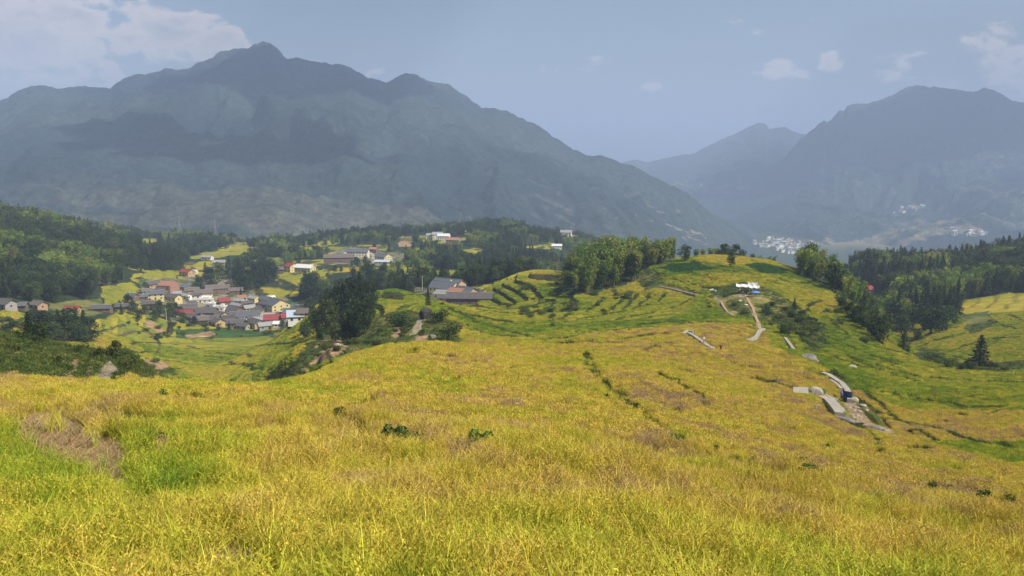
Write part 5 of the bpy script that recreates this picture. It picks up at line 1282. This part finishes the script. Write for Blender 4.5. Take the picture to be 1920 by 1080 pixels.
# ------------------------------------------------------------------ stone, concrete and boulders
M_rock = flat('grey_rock', (.20, .175, .15), noise=.45, scale=1.4, bump=.15); M_pale = flat('pale_stone', (.36, .32, .25), noise=.3, scale=2.5, bump=.08); M_sheet = flat('white_plastic_sheet', (.58, .56, .50), noise=.08, rough=.5)
M_dirt = flat('dry_earth', (.40, .27, .16), noise=.3, scale=1.2, bump=.06)
def rock(p, sx, sy, sz, label, seed, mat=None, group=None, name='boulder', cat='rock', rot=0, sub=4):
    bm = bmesh.new(); bmesh.ops.create_icosphere(bm, subdivisions=sub, radius=1); r_ = np.random.RandomState(seed)
    co = np.array([v.co[:] for v in bm.verts]); n = np.zeros(len(co))
    for i in range(14):   # flat facets cut from the sphere
        d = r_.normal(size=3); d /= np.linalg.norm(d); t = .62 + .3 * r_.rand(); ov = np.clip(co @ d - t, 0, None); co -= ov[:, None] * d * .9
    co += (fbm(co[:, 0] * 3 + seed, co[:, 1] * 3 + co[:, 2] * 2, 1.2, 3, seed) * .07)[:, None] * co
    for v, c in zip(bm.verts, co): v.co = (c[0] * sx, c[1] * sy, c[2] * sz)
    me = bpy.data.meshes.new(name); bm.to_mesh(me); bm.free(); me.materials.append(mat or M_rock)
    o = link(name, me); o.location = p; o.rotation_euler = (0, 0, rot); return tag(o, label, cat, group)
def rk(px, py, sx, sy, sz, label, seed, y0=90, dz=.3, **k):
    p = hit(px, py, y0); sx, sy, sz = sx * .55, sy * .6, sz * .6; return rock(p + Vector((0, 0, sz * dz)), sx, sy, sz, label, seed, **k)
def ribbon(pix, width, height, name, label, cat, mat, y0=90, Ys=None, side=None, steps=60, lift=.0, kind=None):
    """a wall or kerb with a real cross-section that follows the ground under a traced line"""
    P_ = [hit(x, y, y0) for x, y in pix]
    pts_ = []
    for i in range(len(P_) - 1):
        for k in range(8): pts_.append(P_[i].lerp(P_[i + 1], k / 8))
    pts_.append(P_[-1])
    for _ in range(3): pts_ = [pts_[0]] + [(pts_[i - 1] + pts_[i] * 2 + pts_[i + 1]) / 4 for i in range(1, len(pts_) - 1)] + [pts_[-1]]
    b = B(); n = len(pts_)
    zs = [max(znat(p.x, p.y), p.z) + lift for p in pts_]
    for _ in range(4): zs = [zs[0]] + [(zs[i - 1] + zs[i] * 2 + zs[i + 1]) / 4 for i in range(1, n - 1)] + [zs[-1]]
    for i, p in enumerate(pts_):
        d = (pts_[min(i + 1, n - 1)] - pts_[max(i - 1, 0)]); d.z = 0; d.normalize(); s = Vector((d.y, -d.x, 0)) * width / 2
        for q, z in ((p + s, -1.5), (p + s, height), (p - s, height), (p - s, -1.5)): b.v.append((q.x, q.y, zs[i] + z))
    for i in range(n - 1):
        for k in range(4): b.f.append((i * 4 + k, i * 4 + (k + 1) % 4, i * 4 + 4 + (k + 1) % 4, i * 4 + 4 + k))
    b.f += [(0, 1, 2, 3), tuple((n - 1) * 4 + k for k in (3, 2, 1, 0))]
    o = link(name, b.mesh(name, mat)); return tag(o, label, cat, kind=kind)
UP_ = [(1542,704),(1560,712),(1578,724),(1589,738),(1594,756)]
ribbon(UP_, 1.05, .75, 'concrete_wall', 'pale concrete wall curving down beside the blue tarpaulin', 'wall', M_conc)
ribbon([(1556,716),(1568,724),(1577,733)], .6, .6, 'channel_wall', 'thin concrete channel side along the upper curved wall', 'wall', M_conc)
ribbon([(1540,751),(1552,758),(1563,770),(1573,784)], 1.25, .9, 'channel_wall', 'wide pale concrete channel side curving into the golden rice', 'wall', M_conc)
ribbon([(1548,749),(1560,756),(1570,767),(1582,782)], .5, .9, 'channel_wall', 'narrow far side of the lower curving channel', 'wall', M_conc)
ribbon([(1636,811),(1652,810),(1668,810)], .4, .3, 'stone_kerb', 'straight pale kerb at the lower end of the dirt track', 'kerb', M_pale)
rk(1592,792,4.0,1.5,1.0,'long brown boulder ending the lower channel',1, rot=-.5)
rk(1636,806,3.0,1.6,.9,'grey boulder beside the pale kerb',2, rot=-.6)
rk(1526,766,2.2,1.5,1.1,'dark boulder half sunk in the golden rice below the channel',3)
rk(1556,750,3.2,1.6,.9,'broad flat boulder between channel and tarpaulin',4)
rk(1528,742,2.6,1.8,2.2,'tall pale boulder next to the white sheet',5, mat=M_pale)
rk(1602,752,1.6,1.3,1.0,'square pale block at the head of the dirt track',6, mat=M_pale)
for i, (x, y, s) in enumerate([(1606,765,.7),(1612,772,.5),(1602,770,.45),(1618,762,.8),(1598,778,.4),(1608,780,.5),(1592,766,.45),(1624,770,.6),(1600,784,.4),(1614,783,.35)]):
    rk(x, y, s * 1.5, s * 1.2, s * .7, 'loose pale stone on the dirt track by the channel', 20 + i, mat=M_pale, group='loose stones on the dirt track', name='stone')
rk(1516,676,4.6,3.2,2.2,'wide overhanging boulder with a dark face and grassy top',7, y0=140, rot=-.3)
rk(1528,681,2.0,1.6,1.2,'smaller stone at the right foot of the overhanging boulder',8, y0=140)
rk(1522,692,2.6,1.5,.5,'pale flat slab at the end of the stone line',9, mat=M_pale, y0=130)
rk(1598,692,2.6,2.0,1.4,'pale broken boulder alone in the green terrace',10, mat=M_pale, y0=140)
for i, (x, y) in enumerate([(1486,684),(1494,687),(1502,690),(1510,692),(1436,672),(1441,674)]):
    rk(x, y, .9, .6, .4, 'small pale stone in the line across the golden rice', 40 + i, mat=M_pale, y0=120, group='stones in the line across the rice', name='stone')
# knoll rock under the lone pine, bank stones
p_ = hit(797, 598, 200); rock(p_ + Vector((0, 1, 1.4)), 2.7, 2.2, 2.9, 'big dark shaded rock under the lone pine', 11, mat=flat('shade_toned_rock', (.06, .055, .05), noise=.4, bump=.1))  # shadow on the rock's face put into its colour, darker than the grey rock
rk(811,634,2.6,1.8,1.7,'grey boulder on the bare bank at the field corner',12, y0=130)
rk(636,652,2.6,1.6,1.6,'pale rounded culvert stone beside the gully lane',13, mat=M_pale, y0=180)
# white footpath on the ridge of the golden field
ribbon([(1278,627),(1292,627),(1306,636),(1318,644),(1326,651),(1338,658)], .95, .55, 'concrete_path', 'narrow white concrete path bending over the golden terraces', 'path', M_conc, y0=150, kind='structure')
ribbon([(1280,628),(1288,622),(1300,624)], .7, .5, 'concrete_path', 'short white spur at the upper end of the concrete path', 'path', M_conc, y0=150, kind='structure')
ribbon([(1405,641),(1418,633),(1424,622),(1432,618)], 1.1, .5, 'concrete_path', 'short pale path leading up toward the dirt trail', 'path', M_conc, y0=170, kind='structure')
ribbon([(1424,616),(1421,604),(1415,590),(1412,578),(1404,566),(1400,558)], .9, .12, 'dirt_trail', 'orange dirt trail climbing to the awning', 'path', M_dirt, y0=200, kind='structure')
ribbon([(1352,566),(1358,578),(1366,586),(1377,593)], .7, .12, 'dirt_trail', 'reddish dirt trail dropping across the scrub', 'path', M_dirt, y0=230, kind='structure')
ribbon([(1238,537),(1262,542),(1285,548),(1306,553)], .8, .2, 'stone_path', 'pale stone path along the foot of the hilltop field', 'path', M_pale, y0=280, kind='structure')
ribbon([(1472,634),(1480,645),(1490,658)], .8, .3, 'dirt_trail', 'thin pale trail beside the golden terrace edge', 'path', M_pale, y0=170, kind='structure')
ribbon([(676,502),(690,497),(700,490),(701,480),(694,474),(690,470)], 4.5, .25, 'village_lane', 'pale lane curving between the white farmstead and yellow house', 'road', M_conc, y0=750, kind='structure')
ribbon([(986,512),(985,500),(988,492),(992,486)], 3.0, .2, 'village_lane', 'thin pale road climbing through the far wood', 'road', M_conc, y0=850, kind='structure')
for i, (x, y) in enumerate([(1400,637),(1378,636),(1359,634)]):
    rk(x, y, [3.0, 2.4, 1.6][i], .9, .5, ['largest pale slab lying in the rice below the scrub', 'middle pale slab in the rice below the scrub', 'smallest pale slab in the rice below the scrub'][i], 60 + i, mat=M_pale, y0=170, name='stone_slab')
# retaining sheet by the boulder
def slab(px, py, w, h, rot, label, name, cat, mat, y0=90, th=.12, dz=0):
    p = hit(px, py, y0); e = link(name, B().box(-w / 2, w / 2, -th, th, -.6, h).mesh(name, mat)); e.location = p + Vector((0, 0, dz)); e.rotation_euler = (R(-12), 0, R(rot)); return tag(e, label, cat)
slab(1501,743,2.4,1.5,-8,'white plastic sheet standing in the rice beside the pale boulder','plastic_sheet','sheet',M_sheet)
M_greennet = flat('green_net', (.05, .10, .05), noise=.4, scale=2)
rk(1543,742,1.3,1.0,1.6,'bush covered green mound beside the pale boulder',14, mat=M_greennet, name='covered_mound', cat='mound')
M_blue = flat('blue_tarpaulin', (.05, .10, .30), noise=.3, scale=2, rough=.5); M_blue2 = flat('blue_umbrella', (.12, .24, .62), noise=.1, rough=.6); M_darkcloth = flat('dark_cloth', (.03, .035, .07), noise=.2)

# ------------------------------------------------------------------ people
M_skin = flat('skin', (.46, .29, .20), noise=.08); M_hair = flat('hair', (.018, .014, .012), noise=.2)
CL = {k: flat('cloth_' + k, v, noise=.15, scale=6) for k, v in dict(white=(.75, .74, .72), black=(.03, .03, .035), red=(.42, .05, .05), blue=(.08, .16, .45), grey=(.25, .25, .27), navy=(.03, .045, .10), pink=(.55, .25, .28), khaki=(.33, .27, .17), green=(.08, .20, .10)).items()}
def skin_mesh(name, verts, edges, rad, mat, root=0, sub=1):
    me = bpy.data.meshes.new(name); me.from_pydata([tuple(v) for v in verts], edges, []); o = bpy.data.objects.new(name, me); COL.objects.link(o)
    o.modifiers.new('skin', 'SKIN'); md = o.modifiers.new('sub', 'SUBSURF'); md.levels = sub; md.render_levels = sub
    for i, r_ in enumerate(rad): me.skin_vertices[0].data[i].radius = (r_, r_) if isinstance(r_, float) else r_; me.skin_vertices[0].data[i].use_root = (i == root)
    dg = bpy.context.evaluated_depsgraph_get(); ev = o.evaluated_get(dg); m2 = bpy.data.meshes.new_from_object(ev); bpy.data.objects.remove(o); m2.name = name
    m2.materials.clear(); m2.materials.append(mat)
    for p in m2.polygons: p.use_smooth = True; p.material_index = 0
    return m2
def pose(kind):
    if kind == 'sit': hip, kn, an, toe = .46, (.40, .48), (.42, .08), (.58, .04)
    J = {}
    if kind == 'stand': J = dict(pel=(0, 0, .93), che=(0, .01, 1.30), nec=(0, .01, 1.48), hd=(0, .03, 1.62), top=(0, .03, 1.74),
        legs=[[(.10, 0, .90), (.11, .03, .50), (.12, -.02, .09), (.13, .13, .04)], [(-.10, 0, .90), (-.11, .02, .50), (-.12, -.02, .09), (-.13, .13, .04)]],
        arms=[[(.19, .01, 1.41), (.26, -.02, 1.13), (.24, .10, .88), (.23, .14, .78)], [(-.19, .01, 1.41), (-.26, -.02, 1.13), (-.24, .10, .88), (-.23, .14, .78)]])
    elif kind == 'walk': J = dict(pel=(0, 0, .92), che=(0, .05, 1.29), nec=(0, .07, 1.47), hd=(0, .10, 1.60), top=(0, .11, 1.72),
        legs=[[(.10, 0, .89), (.11, .22, .52), (.11, .20, .10), (.11, .35, .05)], [(-.10, 0, .89), (-.11, -.05, .50), (-.11, -.32, .17), (-.11, -.24, .04)]],
        arms=[[(.19, .06, 1.40), (.25, -.10, 1.15), (.25, -.12, .90), (.24, -.08, .82)], [(-.19, .06, 1.40), (-.25, .14, 1.15), (-.22, .32, .98), (-.21, .38, .92)]])
    else: J = dict(pel=(0, 0, .48), che=(0, .06, .84), nec=(0, .10, 1.01), hd=(0, .14, 1.14), top=(0, .15, 1.26),
        legs=[[(.11, .02, .46), (.14, .42, .50), (.13, .42, .09), (.13, .57, .05)], [(-.11, .02, .46), (-.14, .42, .50), (-.13, .44, .09), (-.13, .59, .05)]],
        arms=[[(.20, .07, .94), (.25, .12, .68), (.18, .34, .58), (.14, .40, .57)], [(-.20, .07, .94), (-.25, .12, .68), (-.18, .34, .58), (-.14, .40, .57)]])
    return J
PM = {}
def person_meshes(kind):
    if kind in PM: return PM[kind]
    J = pose(kind); v = [J['pel'], J['che'], J['nec'], J['hd'], J['top']]; e = [(0, 1), (1, 2), (2, 3), (3, 4)]; r = [.13, (.15, .11), .055, .095, .06]
    for L in J['legs']:
        b = len(v); v += L; e += [(0, b), (b, b + 1), (b + 1, b + 2), (b + 2, b + 3)]; r += [.085, .058, .040, .035]
    for A_ in J['arms']:
        b = len(v); v += A_[:3]; e += [(1, b), (b, b + 1), (b + 1, b + 2)]; r += [.055, .042, .028]
        h = Vector(A_[3]); w_ = Vector(A_[2]); d = (h - w_).normalized(); s = d.orthogonal().normalized(); b2 = b + 2
        v.append(tuple(h)); e.append((b2, len(v) - 1)); r.append((.036, .018)); pm = len(v) - 1
        for i in range(4):     # fingers
            f0 = h + s * (.024 * (i - 1.5)) + d * .03; f1 = f0 + d * (.045 - .006 * abs(i - 1)); v += [tuple(f0), tuple(f1)]; e += [(pm, len(v) - 2), (len(v) - 2, len(v) - 1)]; r += [.009, .007]
        t0 = w_.lerp(h, .7) + s * .045; v.append(tuple(t0 + d * .03)); e.append((pm, len(v) - 1)); r.append(.009)
    # face: nose, ears and brow as small forward vertices of the same skin
    hd = Vector(J['hd']); 
    for q, rr in (((0, .10, .0), .018), ((.095, 0, .0), .018), ((-.095, 0, .0), .018), ((0, .085, -.055), .03)):
        v.append(tuple(hd + Vector(q))); e.append((3, len(v) - 1)); r.append(rr)
    body = skin_mesh('person', v, e, [float(x) if not isinstance(x, tuple) else x for x in r], M_skin)
    hr = skin_mesh('hair', [tuple(Vector(J['hd']) + Vector((0, -.03, .02))), tuple(Vector(J['top']) + Vector((0, -.01, .0)))], [(0, 1)], [.108, .085], M_hair)
    v = [tuple(Vector(J['pel']) + Vector((0, 0, -.02))), J['che'], tuple(Vector(J['nec']) + Vector((0, 0, -.05)))]; e = [(0, 1), (1, 2)]; r = [.16, (.185, .14), .08]
    for A_ in J['arms']:
        b = len(v); v += [A_[0], A_[1], tuple(Vector(A_[1]).lerp(Vector(A_[2]), .4))]; e += [(1, b), (b, b + 1), (b + 1, b + 2)]; r += [.075, .062, .055]
    shirt = skin_mesh('shirt', v, e, r, CL['white'], root=0)
    v = [tuple(Vector(J['pel']) + Vector((0, 0, .03)))]; e = []; r = [.155]
    for L in J['legs']:
        b = len(v); v += [L[0], L[1], tuple(Vector(L[1]).lerp(Vector(L[2]), .9))]; e += [(0, b), (b, b + 1), (b + 1, b + 2)]; r += [.105, .078, .062]
    tr = skin_mesh('trousers', v, e, r, CL['black'], root=0)
    PM[kind] = (body, hr, shirt, tr); return PM[kind]
def person(p, kind, shirt, trou, label, rot=0, group=None, h=1.0, hat=None):
    b, hr, sh, tr = person_meshes(kind)
    o = bpy.data.objects.new('person', b); COL.objects.link(o); o.location = p; o.rotation_euler = (0, 0, R(rot)); o.scale = (h, h, h); tag(o, label, 'person', group)
    for nm, me, mt in (('hair', hr, M_hair), ('shirt', sh, CL[shirt]), ('trousers', tr, CL[trou])):
        key = nm + kind + shirt if nm == 'shirt' else nm + kind + trou if nm == 'trousers' else nm
        if key not in PM: m_ = me.copy(); m_.materials.clear(); m_.materials.append(mt); m_.name = nm; PM[key] = m_
        c = bpy.data.objects.new(nm, PM[key]); COL.objects.link(c); c.parent = o
    return o
def pp(px, py, *a, y0=150, dz=.0, **k):
    p = hit(px, py, y0); p.z = znat(p.x, p.y) + dz; return person(p, *a, **k)
pp(1319, 648, 'stand', 'white', 'grey', 'person in a white top standing on the bending concrete path', rot=200, dz=.55, h=1.05)
pp(1351, 661, 'stand', 'red', 'black', 'person in red and black standing in the golden rice', rot=160, dz=.3)
pp(1302, 553, 'walk', 'black', 'black', 'person in black at the end of the stone path', rot=110, y0=280)
pp(1318, 547, 'walk', 'navy', 'black', 'person in dark blue between the stone path and the white bundle', rot=90, y0=280)
pp(1330, 560, 'stand', 'black', 'grey', 'person in black at the top of the reddish trail', rot=40, y0=260)
pp(1512 - 2, 622, 'walk', 'pink', 'khaki', 'person in pink walking along the field edge below the scrub', rot=60, y0=230)
pp(513, 632, 'walk', 'red', 'khaki', 'person in a reddish top walking below the brick red roofs', rot=80, y0=380)
pt = hit(1577, 752, 100)
person(pt + Vector((0, 0, .3)), 'stand', 'blue', 'navy', 'person in blue working beside the curving concrete wall', rot=200)
person(pt + Vector((1.0, .8, .3)), 'sit', 'blue', 'grey', 'person in blue crouching in the shade of the blue tarpaulin', rot=150)
def tarp(p):
    e = bpy.data.objects.new('shade_canopy', None); COL.objects.link(e); e.location = p; e.rotation_euler = (0, 0, R(-40)); e.scale = (.8, .8, .8); tag(e, 'small dark blue shade tarpaulin leaning by the curving wall', 'canopy')
    b = B(); n = 8
    for j in range(2):
        for i in range(n + 1): t = i / n; b.v.append((-1.0 + 2.0 * j, -1.1 + 1.3 * t, 2.5 - 2.4 * t ** 1.3 + .08 * math.sin(7 * t)))
    for i in range(n): b.f.append((i, i + 1, n + 2 + i, n + 1 + i))
    m = b.mesh('tarpaulin', M_blue); c = link('tarpaulin', m, e); c.modifiers.new('s', 'SOLIDIFY').thickness = .03
    for sx in (-.95, .95):
        g = Geo(); g.tube([(sx, -1.1, -.3), (sx, -1.1, 2.5)], [.03, .03], 6); m = g.mesh('pole'); m.materials.append(M_steel); link('pole', m, e)
tarp(pt + Vector((1.4, .4, -.1)))

# ------------------------------------------------------------------ the awning on the hill and its crowd
M_canvas = flat('white_canvas', (.70, .70, .68), noise=.08, rough=.6)
aw = hit(1400, 552, 260)
def awning(p, w, d, h, rot, label, mat, sag=.25):
    e = bpy.data.objects.new('awning', None); COL.objects.link(e); e.location = p; e.rotation_euler = (0, 0, R(rot)); tag(e, label, 'awning', None)
    b = B(); nx, ny = 10, 6
    for j in range(ny + 1):
        for i in range(nx + 1):
            x = -w / 2 + w * i / nx; y = -d / 2 + d * j / ny
            b.v.append((x, y, h + .9 * (1 - abs(2 * j / ny - 1)) - sag * math.sin(math.pi * i / nx * 2) ** 2))
    for j in range(ny):
        for i in range(nx): a = j * (nx + 1) + i; b.f.append((a, a + 1, a + nx + 2, a + nx + 1))
    c = link('canopy_sheet', b.mesh('canopy_sheet', mat), e); c.modifiers.new('s', 'SOLIDIFY').thickness = .05
    for sx in (-1, 0, 1):
        for sy in (-1, 1):
            g = Geo(); g.tube([(sx * w * .48, sy * d * .47, -1), (sx * w * .48, sy * d * .47, h)], [.05, .05], 6); m = g.mesh('pole'); m.materials.append(M_steel); link('pole', m, e)
awning(aw + Vector((-1.4, 1.6, .3)), 5.4, 3.4, 3.0, -12, 'larger white canvas awning on the hill, left half of the pair', M_canvas)
awning(aw + Vector((3.2, .9, .0)), 4.2, 3.0, 2.9, -14, 'smaller white canvas awning joined on the right side', M_canvas)
awning(aw + Vector((3.6, 4.4, .6)), 4.0, 2.4, 2.9, -10, 'greyish sheet awning behind the white pair', flat('grey_sheet_cloth', (.42, .43, .46), noise=.15))
def umbrella(p, r, label):
    e = bpy.data.objects.new('umbrella', None); COL.objects.link(e); e.location = p; tag(e, label, 'umbrella')
    b = B(); n = 16; b.v.append((0, 0, 2.75))
    for k, (rr, z) in enumerate(((.5, 2.60), (1.0, 2.15))):
        for i in range(n): a = i / n * 6.283; f = 1 - .05 * (i % 2); b.v.append((r * rr * math.cos(a) * f, r * rr * math.sin(a) * f, z))
    for i in range(n): j = (i + 1) % n; b.f.append((0, 1 + i, 1 + j)); b.f.append((1 + i, 1 + n + i, 1 + n + j, 1 + j))
    c = link('canopy', b.mesh('canopy', M_blue2), e); c.modifiers.new('s', 'SOLIDIFY').thickness = .02
    g = Geo(); g.tube([(0, 0, -.5), (0, 0, 2.8)], [.03, .03], 6); m = g.mesh('pole'); m.materials.append(M_steel); link('pole', m, e)
umbrella(hit(1416, 557, 260) + Vector((0, 0, -.2)), 1.9, 'large blue sun umbrella at the right front of the awnings')
G_ = 'people crowded in the shade of the white awnings'
cr_ = [('black','navy'),('red','black'),('pink','black'),('navy','grey'),('white','black'),('black','khaki'),('grey','black'),('white','navy'),('red','navy'),('black','black'),('blue','grey'),('grey','khaki'),('pink','navy'),('navy','black'),('black','grey'),('white','khaki')]
for i, (s_, t_) in enumerate(cr_):
    x = 1384 + 34 * ((i * 7) % 16) / 16 + rnd.uniform(-1, 1); y = 544 + 12 * ((i * 5) % 16) / 16
    q = hit(x, y, 260); 
    person(q, 'sit' if i % 4 == 3 else 'stand', s_, t_, f'person in a {s_} top and {t_} trousers among the crowd at the awnings', rot=rnd.uniform(0, 360), group=G_, h=rnd.uniform(.92, 1.04))
pp(1397, 560, 'stand', 'white', 'grey', 'person in white stepping out in front of the awning crowd', rot=180, y0=250)
def bundle(px, py, s, label, mat, seed, y0=240):
    p = hit(px, py, y0); return rock(p + Vector((0, 0, s * .3)), s * 1.2, s, s * .6, label, seed, mat=mat, name='sack', cat='sack', sub=3)
bundle(1334, 545, 1.1, 'larger white sack lying in the green rice left of the awning', M_sheet, 71); bundle(1341, 546, .55, 'smaller white sack beside the larger one', M_sheet, 72)
bundle(1387, 565, .7, 'pale sack on the scrub below the awning', M_sheet, 73); bundle(1399, 573, .8, 'white sack by the orange dirt trail', M_sheet, 74); bundle(1391, 521, .6, 'small white bundle in the rice behind the awning', M_sheet, 75)
p_ = hit(1205, 498, 330); rock(p_ + Vector((0, 0, .4)), 1.7, 1.0, .8, 'white covered heap at the end of the crest bamboo', 76, mat=M_sheet, name='covered_heap', cat='heap')
# low wooden table under the awning
e = bpy.data.objects.new('table', None); COL.objects.link(e); e.location = hit(1402, 551, 260); tag(e, 'long wooden table under the white awnings', 'table')
link('tabletop', B().box(-1.6, 1.6, -.4, .4, .70, .76).mesh('tabletop', WALL['wood']), e)
for sx in (-1.5, 1.5):
    for sy in (-.33, .33): link('leg', B().box(sx - .04, sx + .04, sy - .04, sy + .04, -.4, .698).mesh('leg', WALL['wood']), e)

# ------------------------------------------------------------------ clouds that shade the mountains and woods
M_cloud = flat('cloud', (.85, .86, .88), noise=.03, scale=.002, rough=1)
def cloud(G, alt, L, Wd, rot, label, seed, n=26):
    G = Vector(G); c = G + sd * ((alt - G.z) / sd.z); r_ = np.random.RandomState(seed); bm = bmesh.new()
    for i in range(n):
        a = r_.rand() * 6.283; q = r_.rand() ** .5; x = q * math.cos(a) * L * .42; y = q * math.sin(a) * Wd * .42; s = Wd * (.16 + .16 * r_.rand()) * (1.1 - .4 * q)
        bmesh.ops.create_icosphere(bm, subdivisions=3, radius=s, matrix=Matrix.Translation((x, y, s * .25 * r_.rand())) @ Matrix.Diagonal((1.3, 1.1, .55, 1)))
    me = bpy.data.meshes.new('cloud'); bm.to_mesh(me); bm.free(); co = np.array([v.co[:] for v in me.vertices])
    co += np.stack([fbm(co[:, 0], co[:, 1] + co[:, 2], Wd * .2, 4, seed + k) * Wd * .05 for k in range(3)], 1)
    me.vertices.foreach_set('co', co.astype(np.float32).ravel()); me.materials.append(M_cloud)
    for p in me.polygons: p.use_smooth = True
    o = link('cloud', me); o.location = c; o.rotation_euler = (0, 0, R(rot)); return tag(o, label, kind='stuff')
def on_mt(m_, px, py):
    a, b = project(m_['X'], m_['Y'], m_['Z']); d = (a - px) ** 2 + (b - py) ** 2; d[300:] = 1e9; k = np.unravel_index(np.argmin(d), d.shape); return Vector((m_['X'][k], m_['Y'][k], m_['Z'][k]))
cloud(on_mt(mtL, 370, 262), 2600, 1900, 560, -16, 'cumulus cloud shading the left mountain', 1, 34)
cloud(on_mt(mtL, 560, 165), 2700, 1500, 950, 0, 'cumulus cloud shading the saddle of the left mountain', 2)
cloud(at(1800, 240, 5600), 2600, 2600, 1500, 0, 'broad cumulus cloud shading the right mountain', 3, 40)
#cloud(at(1850, 520, 700), 1300, 760, 520, 10, 'cumulus cloud shading the wood on the right', 4, 30)
#cloud(at(40, 470, 800), 1300, 560, 420, 0, 'cumulus cloud shading the wooded hill at the left', 5, 26)
# ------------------------------------------------------------------ labels of the smaller groups, told apart by row and order
ORD = 'first second third fourth fifth sixth seventh eighth ninth tenth eleventh twelfth thirteenth fourteenth fifteenth sixteenth'.split()
ROWS = {1: ['only'], 2: ['front', 'back'], 3: ['front', 'middle', 'back'], 4: ['front', 'second', 'third', 'back'], 5: ['front', 'second', 'third', 'fourth', 'back'], 6: ['front', 'second', 'third', 'fourth', 'fifth', 'back']}
PLACE = {'tall trees of the central clump between the two villages': ('tree', 'of the central clump'), 'dark trees on the near bank at the left edge': ('tree', 'on the near left bank'),
         'trees between the houses of the left village': ('tree', 'among the left village houses'), 'trees standing behind the hilltop crop plots': ('tree', 'behind the hilltop plots'),
         'trees on the shaded fields right of the hill': ('tree', 'below the hill\'s right shoulder'), 'dark conifers in the block above the red roofed farm': ('conifer', 'above the red roofed farm'),
         'bamboo and trees in front of the middle hamlet': ('tree', 'behind the middle hamlet'), 'loose stones on the dirt track': ('pale stone', 'on the channel track'), 'stones in the line across the rice': ('pale stone', 'across the golden rice'),
         'broad leaved weeds in the near rice': ('dark weed', 'in the near rice')}
SHORT = {'bank right of the awning': 'below the awning', 'slope below the crest bamboo': 'under the crest bamboo', 'bank beside the gully': 'by the gully', 'bushy knoll at the left edge': 'on the left bank', 'edge of the stream bed on the right': 'by the right ditch', 'roadside above the lower fields': 'below the left village', 'slope under the right shoulder bamboo': 'under the right shoulder', 'track by the stone channel': 'by the stone channel'}
for s_ in SHR: PLACE['shrubs on the ' + s_[1]] = ('shrub', SHORT.get(s_[0], 'on the ' + s_[0]))
by = {}
for o in scene.objects:
    if o.parent is None and o.get('group') in PLACE: by.setdefault(o['group'], []).append(o)
for g_, L in by.items():
    noun, place = PLACE[g_]; L.sort(key=lambda o: o.location.y); nr = min(6, max(1, math.ceil(len(L) / 11)))
    per = math.ceil(len(L) / nr); med = sorted(o.scale.z for o in L)[len(L) // 2]
    for r_ in range(nr):
        row = sorted(L[r_ * per:(r_ + 1) * per], key=lambda o: o.location.x / o.location.y)
        for i, o in enumerate(row):
            size = ('tall' if o.scale.z > med * 1.15 else 'low' if o.scale.z < med * .85 else 'middling') + ' ' if 'stone' not in noun else ''
            kind = noun if noun != 'tree' else {'broadleaf_tree': 'leafy tree', 'conifer_tree': 'dark conifer', 'bamboo_clump': 'pale bamboo clump', 'dark_bamboo_clump': 'dark bamboo clump'}[o.name.split('.')[0]]
            rw = f'the {ROWS[nr][r_]} row' if nr > 1 else 'those'
            o['label'] = f'{size}{kind}, {ORD[i] if i < 16 else "last"} from left in {rw} {place}'
print('objects', len(scene.objects))
